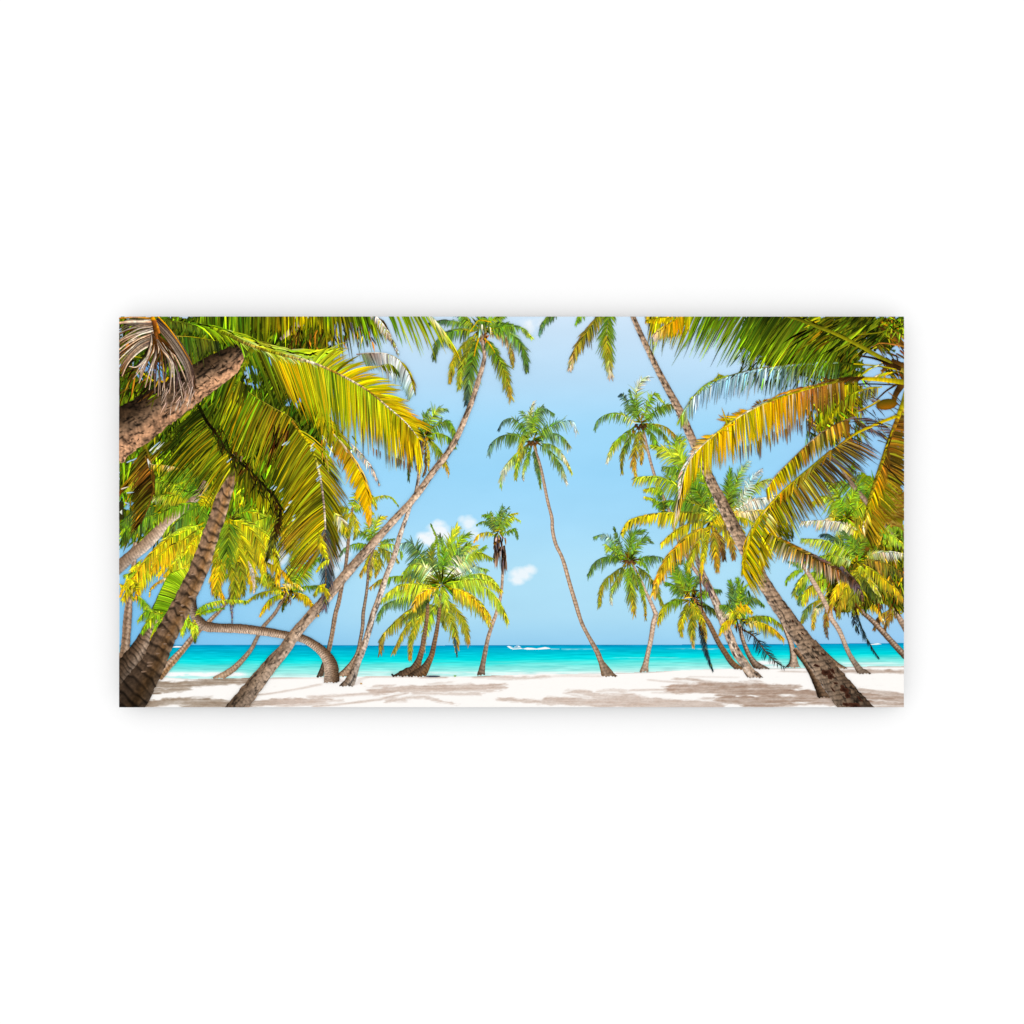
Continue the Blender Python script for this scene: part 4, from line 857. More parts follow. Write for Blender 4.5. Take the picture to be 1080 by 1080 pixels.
frond(p.c, [(806,540),(794,556),(788,574),(785,595)], 12, 'yyYO', 'Yoyo', absd=(100, 96, 92), side=-1, w=1.8, s=1.3, rachis=False)
ribbon(p.c, Qp[2:], 1.8, 1.2, cl('nVVyyyPyy'), level(2), ns=.18)
ribbon(p.c, [(945,439),(925,447),(903,457),(884,470)], 3.6, 1.8, cl('yYyn'), level(1), ns=.08)
frond(p.c, [(915,440),(932,448),(945,458)], 30, 'mBm', 'mBm', absd=(186, 190, 196), side=1, w=.9, s=2.2, rachis=False, g2=.25)
# brown frond coming in behind, leaflets hanging like a fringe
frond(p.c, [(906,620),(892,604),(876,597),(848,583),(821,569),(812,562)], 18, 'BBbbvv', 'mqqPqy', absd=(70, 80, 86, 98, 112, 120), side=-1, w=1.7, s=1.3, js=.34, hi=.22, hic='q', rc='BkBdvy', rw=5.0, rt=2.0, dk=.2, prof=(.5, .95, 1))
frond(p.c, [(906,622),(894,606),(876,594),(848,580),(822,567)], 8, 'mBmnn', 'mbBnV', absd=(-150, -160, -165, -170), side=1, w=2.0, s=1.4, rachis=False)
frond(p.c, [(886,598),(898,610),(907,624),(910,636)], 9, 'mBmb', 'bmB', g=.8, w=1.6, s=1.2, rc='mB', rw=4)
for k in range(26):
    x = R.uniform(822, 838); blade(p.c, x, R.uniform(562, 572), R.uniform(-.6, -.1), -1 * R.uniform(.3, 1), R.uniform(9, 20), 1.4, 0, jit(C['d'], .3), jit(C['y'], .25), level(1) if k % 5 == 0 else LEV[0], seg=3)
INK[0] = 0.85
# the frond falling down the right edge
Gp = [(954,424),(945,445),(937,466),(929,490),(921,514),(915,535),(910,556)]
frond(p.c, Gp, 34, 'xbnbVnV', 'bnVnVyn', absd=(8, 4, 4, 12, 24, 36, 52), side=-1, w=2.4, s=1.3, js=.24, dk=.2, rachis=False, hue=.1, prof=(.9, 1.1, .8))
frond(p.c, Gp[2:], 22, 'BnoyP', 'bnyVo', absd=(60, 62, 66, 70), side=-1, w=1.8, s=1.6, js=.3, rachis=False)
frond(p.c, Gp[1:], 6, 'VynVyP', 'nVyxb', absd=(130, 120, 115), side=1, w=1.6, s=1.6, rachis=False)
ribbon(p.c, Gp, 4.6, 3.0, cl('VnBVnVy'), level(2), ns=.3, step=1.6)
ribbon(p.c, [(957,404),(952,424),(946,441)], 4, 4, cl('yVy'), level(1), ns=.2)
ribbon(p.c, [(929,488),(940,498),(954,512)], 1.2, 1.6, cl('BkB'), level(1))
p.done()
INK[0] = 1.0
# ================================================================== left half of the picture
BK = dict(w=1.3, s=.85, air=.12, lj=.25, skip=.05, rw=1.4, rc='y', g=.9)
thicket([(126,334),(342,334),(354,356),(334,378),(346,420),(342,470),(338,540),(326,572),(300,556),(284,580),(262,566),(225,575),(200,585),(172,562),(140,566),(126,562)],
 [(150,388,9,5),(166,396,8,6),(264,392,10,6),(270,405,6,4),(308,426,9,5),(310,370,4,3),(164,478,5,4),(138,486,5,2.5),(134,532,6,5),(136,362,2,2)], 'DdDgvdgVl', 'dense_foliage', 118, 'dense dark green leaves filling the upper left behind the fronds', seed=21)
p = Palm('mass of yellow-green crowns crowding the left edge')
scatter(p.c, 900, (126, 334, 340, 470), 'ddgDvgd', L=(10, 24), w=(1.2, 2.6), dirs=(70, 140), js=.4)
scatter(p.c, 500, (126, 470, 290, 552), 'gGvlVdG', L=(10, 24), w=(1.2, 2.6), dirs=(60, 150), js=.35)
scatter(p.c, 160, (250, 520, 336, 575), 'lVyGLv', L=(8, 20), w=(1.2, 2.2), dirs=(60, 130), js=.3)
scatter(p.c, 150, (126, 540, 215, 572), 'gGvdV', L=(8, 20), w=(1.2, 2.2), dirs=(90, 150), js=.3)
many(p, [([(240,548),(262,540),(282,546),(292,566)], 16, 'GlyL', {}), ([(244,552),(262,552),(278,562),(286,584)], 16, 'lVyy', {}), ([(262,540),(280,545),(300,560),(304,580)], 14, 'yLyV', {}), ([(290,540),(306,552),(312,570)], 12, 'VLy', {}), ([(315,548),(310,562),(312,580)], 9, 'yPV', {}),
 ([(236,580),(255,585),(270,590)], 12, 'GlL', {})], **BK)
many(p, [([(300,548),(288,556),(278,570),(274,588)], 15, 'lLyL', {}), ([(302,548),(308,562),(308,578)], 13, 'LyV', {}), ([(304,546),(318,550),(328,562),(330,580)], 14, 'lyLV', {}), ([(298,546),(280,546),(266,556),(258,572)], 15, 'GlLy', {}), ([(200,500),(182,498),(166,506),(156,520)], 16, 'gGlL', {}), ([(202,502),(190,512),(180,526),(176,540)], 15, 'GlVG', {}), ([(160,500),(146,505),(134,516)], 14, 'lLVl', {}),
 ([(205,545),(186,548),(166,556),(150,570)], 16, 'GlLV', {}), ([(206,548),(192,560),(180,576)], 15, 'lLyy', {}), ([(150,540),(138,548),(128,562)], 14, 'gGl', {})], **BK)
o = p.done(); o.name = 'dense_foliage'; o['kind'] = 'stuff'

p = Palm('far palm with a drooping star-shaped crown beyond the curved horizontal trunk')
heart(p.c, 304, 624, 8)
many(p, [([(303,621),(310,604),(316,586),(322,573)], 13, 'gGlG', dict(up=1, g=.2)), ([(305,622),(318,608),(326,594),(336,588)], 11, 'GlG', dict(up=.8)), ([(302,620),(308,600),(310,586)], 10, 'GLG', dict(up=1, g=.2)), ([(297,623),(287,612),(278,602),(276,594)], 7, 'vVdv', {}), ([(296,623),(281,614),(270,609),(262,612)], 8, 'vVvV', {}),
 ([(299,624),(285,623.5),(271,627),(258,636)], 6, 'LVvy', {}), ([(301,627),(289,630),(280,638),(275,648)], 8, 'yGyo', dict(ct='yoO')), ([(310,622),(326,618.5),(340,618),(348,624)], 6, 'GGfv', {}), ([(310,627),(322,631),(332,640),(336,648)], 8, 'vyOo', dict(ct='Vono')), ([(299,622),(303,616),(312,616),(320,622)], 6, 'yPOP', dict(ct='oyP')),
 ([(312,625),(322,628),(328,634)], 6, 'oyo', {}), ([(268,589),(283,594),(298,602),(308,614)], 10, 'yVoO', dict(ct='VoO', up=.3)), ([(266,588),(276,584),(286,586)], 7, 'dv', {}), ([(304,628),(300,636),(298,644)], 5, 'vd', {})], **{**BK, 'w': 1.25, 's': .9})
trunk(p.t, [(222,721,10),(233,714,7.6),(244,707,6.6),(250,702,6),(258,693.5,5),(265.5,684,4.2),(271,673,4),(277,662,3.8),(283,655,3.6),(290,647,3.6),(295.5,638,3.2),(300,631,3.2),(303,623,3)], '2332', 3.2, .25, .4, 41, gy=715.2, vshade=[1.1, .95, .9, .9, .85])
scatter(p.c, 24, (297, 622, 314, 634), 'Bnby', L=(4, 8), w=(.8, 1.5), dirs=(30, 150))
p.done()

p = Palm('slanting light-brown trunk with dark bands between the two big left trunks and the sea')
trunk(p.t, [(160,722,12),(169,712,9.8),(176,704,8.8),(186,693,7.6),(194,684,6.5),(202,674,6),(211,664,5),(219,657,4.4),(226,650,4),(232,644,3.4),(243,630,3)], '2463', 3.6, .38, .4, 42, gy=717, vshade=[.85, 1, .95, .95, .9])
heart(p.c, 242, 550, 14, 40)
many(p, [([(243,548),(228,552),(214,562),(205,580)], 18, 'GlyV', {}), ([(243,549),(225,560),(212,580),(206,602)], 18, 'lVyo', {}), ([(243,549),(266,553),(284,570),(292,592),(293,612)], 16, 'lLyyo', dict(ct='LyLyo')), ([(244,552),(264,566),(276,590),(280,614)], 16, 'LyVyL', {}), ([(241,549),(222,556),(208,570),(200,590),(197,606)], 16, 'GlyLo', {}), ([(242,552),(250,572),(262,596),(270,618)], 15, 'VyLV', {}),
 ([(242,548),(262,556),(274,575),(278,598)], 18, 'lyVyy', dict(ct='yLyo')), ([(242,549),(256,568),(264,592),(266,618)], 17, 'GyVyo', dict(ct='lyYy')), ([(242,549),(232,575),(226,602),(226,622)], 17, 'GGVyo', dict(ct='gVoo')),
 ([(242,548),(252,580),(254,606),(252,628)], 16, 'gVyV', dict(ct='lyVv')), ([(242,548),(241,570),(238,592),(235,606)], 19, 'gvgVV', dict(ct='gGlVy', rc='vVl')), ([(262,592),(266,602),(268,614),(268,624)], 5, 'Pqq', dict(rc='q')), ([(244,612),(245,628),(244,642)], 7, 'zvzm', dict(ct='mz')), ([(244,636),(245,648),(245,656)], 2.5, 'mm', {}),
 ([(232,606),(230,618),(236,630)], 9, 'oyo', {}), ([(228,611),(236,606),(244,608)], 6, 'Gg', {}), ([(240,585),(246,604),(248,622),(246,634)], 13, 'gVvG', dict(ct='GVyv')), ([(234,590),(230,610),(228,628)], 12, 'VyV', dict(ct='yoV')), ([(250,590),(256,608),(257,626)], 11, 'vVv', {})], **BK)
p.done()

p = Palm('thin upright grey trunk at the far left edge')
trunk(p.t, [(124,708,16),(128,697,12),(132,685,9.6),(135,650,8.6),(137,630,6.5),(141,600,5),(143,572,4.4)], '3242', 5.5, .25, .35, 43, vshade=[.8, .9, .95, .95])
p.done()

p = Palm('pale pinkish trunk slanting up from the left edge into bright green fronds')
frond(p.c, [(212,530),(196,524),(178,522),(163,524)], 14, 'Gyll', 'lVyP', **BK); frond(p.c, [(213,528),(195,517),(180,508),(166,505)], 14, 'gGlG', 'GgVl', **{**BK, 'up': 1}); frond(p.c, [(214,528),(205,508),(198,495)], 13, 'GgG', **{**BK, 'up': 1})
trunk(p.t, [(114,610,12),(126,598,12),(138,587,12),(152,576,12.5),(165,563,12),(176,551,9),(198,534,8),(210,520,9),(218,508,8)], '2345', 3, .22, .45, 44, vshade=[.55, .75, .95, 1, 1, .9, .8])
many(p, [([(214,531),(196,532),(178,537),(160,548)], 15, 'gGGl', dict(ct='gGVl')), ([(214,532),(200,540),(186,552),(176,566)], 15, 'gGfV', {}), ([(214,531),(222,520),(228,516)], 10, 'yVG', {}), ([(214,532),(215,545),(212,560)], 13, 'GgG', {}), ([(170,540),(150,548),(136,558),(128,572)], 16, 'gGGd', dict(ct='gfdG')), ([(165,533),(142,540),(128,552)], 14, 'gfg', {})], **BK)
p.done()

p = Palm('banded brown trunk directly behind the big left trunk, with orange-yellow hanging fronds')
trunk(p.t, [(112,745,36),(122,728,33),(138,700,24),(152,678,18),(160,660,15),(172,630,11),(184,604,9.8),(193,583,8.4),(199,568,7)], '1242', 5.2, .5, .45, 45, vshade=[.38, .5, .8, .95, 1, 1])
INK[0] = 1.08
many(p, [([(214,553),(194,558),(172,572),(152,594),(138,616)], 17, 'lLLyLy', dict(ct='lLyoy')), ([(215,556),(204,572),(192,590),(186,606)], 15, 'LyLy', dict(ct='yLyo')), ([(208,560),(192,574),(178,590),(168,604)], 15, 'lLyO', {}), ([(215,560),(216,576),(208,592)], 12, 'GlL', {}), ([(150,590),(140,602),(134,618)], 12, 'LyL', {}), ([(178,584),(162,596),(150,612),(144,628)], 15, 'lLyo', dict(ct='yLyo')), ([(196,580),(184,594),(174,606)], 13, 'yLyo', {}), ([(160,592),(146,602),(132,606)], 13, 'GlL', {})], **BK)
many(p, [([(216,551),(196,560),(177,570),(160,584),(144,606),(130,630)], 19, 'LlyVoy', dict(ct='Gyoooy', up=.4)), ([(214,556),(200,566),(186,576),(172,594)], 16, 'lVyo', dict(ct='VyoO')), ([(212,562),(202,574),(194,588)], 13, 'VyyG', {}), ([(200,573),(210,580),(214,596)], 12, 'yVy', {}), ([(190,570),(172,584),(160,602)], 16, 'Vyyo', dict(ct='yoOo')),
 ([(196,596),(186,606),(170,612),(160,620),(158,628)], 4, 'yPno', {}), ([(145,624),(140,612),(132,616),(127,628)], 7, 'Vyo', {})], **BK)
Lp = [(204,598),(190,601),(179,606),(171,620),(164,636),(158,650)]
frond(p.c, Lp, 32, 'lLGGGg', 'LGGgGg', absd=(70, 50, 22, 8, 4, 6), side=-1, w=2.4, s=.85, js=.17, rachis=False, hue=.06, prof=(.45, 1, 1.0), dj=3)
frond(p.c, Lp[1:], 30, 'LGLGG', 'lGgGl', absd=(40, 20, 8, 4, 6), side=-1, w=1.3, s=2.2, js=.15, hue=.06, rc='lGg', rw=1.2, prof=(.6, 1, 1.0), dj=3)
many(p, [([(144,627),(150,633),(156,642),(160,652)], 9, 'lGLG', dict(rc='mmB', side=0)), ([(170,648),(155,645),(146,654)], 10, 'LGl', {}), ([(172,646),(160,652),(150,666)], 11, 'GlG', {}), ([(174,650),(165,660),(160,672)], 9, 'LGy', {}), ([(126,616),(134,620),(142,632)], 6, 'yV', {}), ([(200,648),(195,655),(192,668)], 9, 'LlL', {}), ([(198,650),(202,660),(206,672)], 8, 'GLV', {}), ([(204,652),(207,662),(206,676)], 6, 'yLd', {})], **BK)
p.done()

INK[0] = 1.0
p = Palm('palm trunk growing almost level above the beach and bending up at its tip')
trunk(p.t, [(348,727,16),(349.5,720,16),(350,714,16),(348.5,700,14),(341,688,11),(330,679,9),(318,673,8.5),(300,669.5,8.4),(280,666,9),(255,663,9.6),(230,662,9.6),(216,660,11),(209,654,11),(204.5,645,9),(204,632,6.4),(206,618,4.6)], '4421', 2.3, .5, .4, 46, gy=719.6, vshade=[.72, .9, .95, .9, .95, 1, .95, .85, .7, .5])
frond(p.c, [(206,650),(214,640),(228,634.5),(246,632.5),(262,634)], 7, 'GLLL', 'Glyl', **{**BK, 'up': .2, 'rc': 'LyL'}); frond(p.c, [(208,648),(222,643),(236,641)], 4, 'lG', **BK)
p.done()

p = Palm('massive dark ringed trunk in the bottom left corner')
trunk(p.t, [(124,762,46),(132,748,38),(149,720,31),(163,698,25),(171,678,23.5),(187,648,21.5),(200,622,20.5),(211,598,19.5),(224,560,17),(229.5,546,16.6),(237,520,15.6),(245,498,13),(251,480,11)], '2263', 10.5, .55, .5, 47, blot=.2, tilt=.2, vshade=[.30, .42, .62, .8, .9, 1, 1.02, 1.05, 1.05])
for k in range(16):
    t = R.random(); x = 150 + 60 * t + R.uniform(-7, 9); y = 720 - 120 * t
    l = level(1) if k % 6 == 0 else LEV[0]
    blade(p.t, x - 3, y + 1, 1, -.1, R.uniform(3, 7), R.uniform(1.2, 2.6), 0, np.array((158, 130, 108.)) * (.75 + .3 * t), np.array((150, 116, 90.)), l, seg=3)
p.done()

p = Palm('long smooth trunk leaning right across the left half up to a full crown at the top edge')
BC = dict(w=1.35, s=.85, air=.22, lj=.25, skip=.08, rw=1.4, rc='y', g=.8)
heart(p.c, 508, 347, 12, 40)
many(p, [([(506,346),(486,341),(468,338),(452,341)], 9, 'gGfd', dict(ct='GTfz')), ([(500,349),(484,348.5),(470,352),(461,362),(458,377)], 14, 'VGfd', dict(ct='Gfgd', rc='yvB')), ([(498,342),(490,336),(482,330)], 10, 'VGT', dict(up=1)), ([(512,344),(520,337),(531,332)], 12, 'GlG', dict(up=1)), ([(514,346),(526,341),(540,342)], 9, 'GgG', {}),
 ([(502,352),(488,366),(479,380),(474,402)], 12, 'vVVn', dict(ct='vVyV', rc='yVB')), ([(503,354),(492,374),(486,390),(484,408)], 13, 'vvVV', dict(ct='gvVL')), ([(505,356),(499,376),(495,395),(492,425)], 14, 'ggfz', dict(ct='gGVz', rc='oVPw', g=.5, hi=.05)),
 ([(511,356),(522,372),(532,392),(539,419)], 14, 'ggVn', dict(ct='gVVx', rc='OyVy', g=.45, dk=.2)), ([(516,352),(530,354),(538,364),(541,386)], 9, 'nbxv', dict(ct='xPbn', skip=.2)), ([(518,350),(534,350),(547,360),(553,372),(556,390)], 13, 'lGgf', dict(ct='gTfd', rc='yGyL', up=.7)), ([(516,347.5),(534,344.5),(550,346),(560,355)], 10, 'gGGL', dict(ct='GgTl', up=.8)), ([(506,344),(508,336),(512,330)], 9, 'gGd', dict(up=1))], **BC)
trunk(p.t, [(241,758,22),(249,748,20.5),(269,722,17.5),(287.5,699,14.5),(300,685,12.8),(311,669,11.6),(328,649,10.6),(345,630,10.2),(366,604.5,10),(384,584,9.4),(400,566,8.2),(418,546,7.2),(432,531,6.8),(444,516,6.8),(458,496,6.6),(470,481,6.4),(480,465,6.2),(487,450,5.9),(492.7,436,5.6),(499,420,5.1),(505,400,5),(509.5,385,4.4),(511,375,3.8),(509.8,367,3.5),(508,352,3.2)], '2344', 4.2, .16, .5, 48, crack=.5, blot=.2, vshade=[.58, .72, .85, .95, .98, .98, .95, 1.0, 1.05, 1.08, 1.05, 1.05, 1.05, 1.0, .95])
for k in range(12):
    l = level(1); blade(p.c, R.uniform(503, 517), R.uniform(338, 346), R.uniform(-.3, .3), 1, R.uniform(8, 17), 2.4, .3, jit(C[R.choice('fhgP')], .2), jit(C[R.choice('phfP')], .15), l)
scatter(p.c, 14, (508, 350, 516, 358), 'Bkbr', L=(3, 7), w=(1, 1.8), dirs=(40, 140)); ribbon(p.c, [(496,350),(501,343),(506,338),(518,340)], 1.6, 1, cl('YyO'), level(1)); ribbon(p.c, [(505,357),(502,366),(500,376)], 1.6, 1, cl('OOo'), level(1)); ribbon(p.c, [(511,357),(517,364),(522,372)], 1.8, 1.2, cl('OOy'), level(1))
p.done()

# ---- left foreground crowns
INK[0] = 0.88
p = Palm('large left foreground crown of hanging fronds with dark ribs, one of them orange')
A = dict(side=0, rachis=False)
# brown-yellow fronds at the far left
frond(p.c, [(196,455),(176,470),(158,486),(140,505),(128,520)], 40, 'dvnb', 'vnob', absd=(150, 145, 140), w=1.8, s=1.8, js=.35, rachis=False, dk=.25, side=-1)
frond(p.c, [(152,468),(158,488),(162,508),(158,528),(148,552)], 34, 'vbBvB', 'Vbvnb', absd=(140, 142, 146, 140), w=1.7, s=1.25, js=.35, rc='vbBbB', rw=4.5, rt=3, dk=.3)
frond(p.c, [(152,478),(160,500),(163,520)], 10, 'bnB', 'bBn', absd=(60, 70, 90), w=1.6, s=1.6, rachis=False, side=1)
frond(p.c, [(158,486),(160,490),(176,491),(190,494)], 8, 'PyPy', 'yVy', absd=(95, 95, 100), w=1.8, s=1.3, side=-1, rc='PyP')
for x, y, dx, dy, L_, c in ((162,478,.6,-.8,14,'p'), (156,484,.2,.9,12,'w'), (134,488,.9,-.4,9,'s'), (140,486,.8,-.5,6,'s'), (162,472,.7,-.6,10,'s'), (166,474,.7,-.7,11,'w'), (158,476,.7,-.7,8,'w'), (128,516,.9,-.3,9,'P'), (134,520,.9,-.1,8,'s'), (132,530,.7,.3,6,'s')):
    blade(p.c, x, y, dx, dy, L_, 1.6, 0, np.array(C[c], float), np.array(C[c], float), level(1))
# leaflets running down-left from the dark rib
frond(p.c, [(208,428),(214,440),(222,456),(236,474),(250,490)], 62, 'ddvvV', 'vdgVy', absd=(152, 150, 147, 142, 130), side=-1, w=1.6, s=.72, js=.36, rachis=False, dk=.2, prof=(.8, 1, .7), lj=.25)
frond(p.c, [(212,436),(222,456),(236,474),(246,486)], 56, 'vVyV', 'VyLy', absd=(150, 148, 144), side=-1, w=1.4, s=2.6, js=.25, rachis=False, lj=.25)
frond(p.c, [(244,478),(262,496),(280,514),(296,534)], 32, 'dvVV', 'vVyl', absd=(110, 100, 96, 92), side=-1, w=1.9, s=1.2, js=.35, rachis=False, dk=.2)
# upper fronds: their leaflets hang down-left over the dark rib
frond(p.c, [(240,392),(252,405),(268,418),(288,430),(306,440),(318,452)], 66, 'gvGvVd', 'dGvVvV', absd=(125, 123, 120, 118, 116, 118), side=1, w=1.7, s=.78, js=.36, rc='vVxV', rw=2, dk=.2, prof=(.8, 1, .9), lj=.2)
frond(p.c, [(238,396),(252,407),(268,420),(288,432),(306,442)], 60, 'VyVnV', 'lyoVV', absd=(124, 122, 119, 117), side=1, w=1.3, s=2.6, js=.25, rachis=False, lj=.25)
frond(p.c, [(232,384),(246,396),(262,408)], 46, 'gGvd', 'gdVv', absd=(118, 112, 106), side=1, w=2.3, s=1.5, js=.3, rachis=False)
scatter(p.c, 60, (286, 446, 306, 480), 'bBnkv', L=(12, 24), w=(1.2, 2.2), dirs=(100, 125))
# second big rib on the right side of the crown
Rp = [(308,444),(316,455),(326,468),(333,484),(338,505),(341,525),(343,550),(343.5,575),(344,600),(343,640)]
frond(p.c, Rp[:8], 74, 'VvVvVvVn', 'vdVvVnvb', absd=(126, 128, 132, 138, 146, 150, 148, 140), side=1, w=1.6, s=.75, js=.34, rachis=False, dk=.2, prof=(.75, 1, .65), lj=.18, dj=4)
frond(p.c, Rp[:8], 66, 'yVVyVyyV', 'VyVyyxVn', absd=(127, 129, 133, 139, 147, 150, 146, 138), side=1, w=1.3, s=2.5, js=.25, rachis=False, prof=(.7, 1, .6), lj=.25, dj=4)
frond(p.c, Rp[:9], 44, 'VyVVvVdvz', 'xyVnyVbmm', absd=(20, 28, 34, 40, 48, 54, 58, 64, 70), side=-1, w=1.7, s=1.35, js=.3, rachis=False, dk=.2, prof=(.8, 1.05, .55), lj=.15, dj=4)
frond(p.c, Rp[6:], 17, 'mzzm', 'mzmm', absd=(130, 128, 125, 120), side=1, w=.7, s=1.7, js=.2, rachis=False)
frond(p.c, Rp[6:], 20, 'zmzm', 'mmzm', absd=(50, 58, 66, 74), side=-1, w=.7, s=1.7, js=.2, rachis=False)
ribbon(p.c, Rp, 2.6, 1.2, cl('nyVPePBmbb'), level(2), ns=.4, step=1.1)
# the dark rib itself
ribbon(p.c, [(210,428),(218,444),(228,457),(243,478),(265,498),(288,523),(297,540),(293,560),(287,578),(282,592)], 3.4, 1.4, cl('DkdkDkBkB'), level(2), ns=.45)
for k in range(110):
    t = R.random(); x = np.interp(t, (0, .3, .6, 1), (226, 246, 270, 298)) + R.uniform(-6, 6); y = np.interp(t, (0, .3, .6, 1), (450, 480, 503, 540)) + R.uniform(-4, 4)
    blade(p.c, x, y, R.uniform(-.6, .7), 1, R.uniform(6, 14), 1.7, 0, jit(C[R.choice('DkdB')], .3), jit(C[R.choice('dBv')], .3), level(1) if k % 8 == 0 else LEV[0])
frond(p.c, [(296,538),(292,556),(286,574),(281,590)], 12, 'kBvk', 'vBzv', g=1, w=1.2, s=1.5, rc='kB', rw=2.2)
for k in range(26):   # bits of sky and pale glints between the leaflets
    x, y = R.choice(((233,482),(240,490),(288,515),(292,522),(298,526),(306,530),(302,540),(308,548),(290,538),(330,474),(334,484),(336,496),(336,506),(300,470),(272,478)))
    blade(p.c, x + R.uniform(-3, 3), y + R.uniform(-3, 3), .7, -.7, R.uniform(3, 7), 1.2, 0, np.array(C[R.choice('swsT')], float), np.array(C['s'], float), level(1) if k % 5 == 0 else LEV[0], seg=3)
INK[0] = 1.0
# pieces around the orange frond
frond(p.c, [(334,432),(346,446),(358,462),(370,480)], 24, 'yVyn', 'yVVn', g=.8, w=1.8, s=1.2, rc='VP', rw=1.4, up=.8)
scatter(p.c, 70, (338, 446, 374, 486), 'VnyxvP', L=(7, 16), w=(1, 2), dirs=(40, 110))
frond(p.c, [(352,458),(366,474),(378,492),(385,510),(389,530),(390,548)], 21, 'VnyOOo', 'noOOOO', absd=(110, 118, 126, 130, 120, 100), side=1, w=2.2, s=1.1, js=.14, rachis=False, hue=.06, dk=.03)
frond(p.c, [(352,458),(366,474),(378,492),(385,510),(389,530),(390,548)], 19, 'VnOOOo', 'PqPoOq', absd=(40, 46, 52, 58, 70, 84), side=-1, w=2.0, s=1.3, js=.18, hue=.06, rc='PnyVOO', rw=1.2, hi=.2, hic='P', dk=.08)
frond(p.c, [(370,468),(382,480),(392,494),(400,510)], 9, 'qPq', 'Pqm', g=1, w=1, s=1.6, rc='Pq', skip=.2)
many(p, [([(336,560),(340,575),(346,590)], 9, 'VyV', {}), ([(352,540),(360,548),(366,562)], 12, 'yPyV', {}), ([(348,590),(340,594),(334,602)], 6, 'Ly', {}), ([(344,616),(338,618),(332,626)], 8, 'yLV', {}), ([(336,618),(344,622),(346,630)], 8, 'yV', {})], **BK)
p.done()

# ---- thick diagonal trunk, top left
p = Palm('thick diagonal trunk at the upper left with peeling bark and a lit lower side')
trunk(p.t, [(112,468,54),(126,457,50),(145,446,46),(165,432,43),(185,419,40),(205,405,37),(222,394,34),(238,384,30),(250,375,25),(259,368,18)], '01277', 9, .25, .48, 51, crack=.7, blot=.35, tilt=.7, rj=.9, vshade=[1.05, 1.0, .92, .92, 1.0, 1.08, 1, .9])
for k in range(14):
    x = R.uniform(128, 240); y = 470 - (x - 128) * .8 + R.uniform(-2, 8)
    blade(p.t, x, y, R.uniform(-1, 1), R.uniform(-1, .4), R.uniform(3, 8), 1.0, .3, np.array(C['k'], float), np.array(C['B'], float), level(1) if k % 6 == 0 else LEV[0])
INK[0] = 0.82
# deep green fronds behind its top and the ones hanging from above the top edge
many(p, [([(160,338),(190,340),(215,346),(240,354)], 9, 'gvGG', dict(ct='vGL')), ([(185,355),(205,356),(230,360)], 22, 'dgvd', dict(g=2, up=.2, rc='xyV', rw=1.6))], **BK)
frond(p.c, [(200,330),(232,328),(270,326),(310,324),(350,322),(380,322)], 34, 'gGgVyVb', 'GGlyyVn', absd=(85, 88, 90, 90, 88, 80), side=0, w=2.0, s=1.4, js=.36, rachis=False, dk=.25, lj=.25)
ribbon(p.c, [(318,340),(306,350),(296,358)], 9, 3, cl('eqe'), level(1)); 
scatter(p.c, 120, (306, 342, 352, 376), 'vdVbDn', L=(8, 18), w=(1.2, 2.4), dirs=(60, 120))
frond(p.c, [(330,326),(350,326),(372,328),(392,332),(404,338)], 42, 'gGVGlb', 'VyVGly', absd=(92, 84, 74, 66, 62), side=0, w=1.9, s=1.5, js=.36, rachis=False, dk=.2, lj=.3, skip=.15)
scatter(p.c, 40, (350, 340, 396, 362), 'obOnGm', L=(6, 14), w=(1, 2), dirs=(50, 100))
INK[0] = 1.0
frond(p.c, [(388,328),(400,338),(412,355),(420,372)], 9, 'wwPw', 'mqbm', g=1.2, w=1.5, s=1.2, rc='wPq', rw=3.2, rt=.8, hi=.3)
frond(p.c, [(396,318),(412,318),(430,322),(448,329),(462,342),(475.5,365)], 50, 'gGllLy', 'GlyLyY', absd=(64, 60, 56, 52, 46, 50), side=-1, w=2.1, s=2.0, js=.22, rachis=False, hue=.1, hi=.08, hic='p', prof=(1, 1, .35))
frond(p.c, [(448,329),(462,342),(475.5,365)], 20, 'wpL', 'yLY', absd=(60, 58, 60), side=-1, w=2, s=1.4, rc='pPw', rw=1.2)
# pale arching frond
frond(p.c, [(376,374),(392,372.5),(408,373.5),(421,380),(430,392),(437,412)], 27, 'hewwww', 'fTwTTh', absd=(62, 66, 84, 104, 118, 124), side=1, w=2.2, s=1.2, js=.16, hue=.04, rc='ePPyPP', rw=1.4, dk=.1)
frond(p.c, [(421,380),(430,390),(437,410)], 15, 'yVV', 'VnV', absd=(42, 56, 76), side=-1, w=1.8, s=1.6, js=.25, rachis=False)
frond(p.c, [(400,385),(412,384),(420,392)], 15, 'dVf', 'Vdf', absd=(50, 70), side=-1, w=2, s=2, rachis=False)
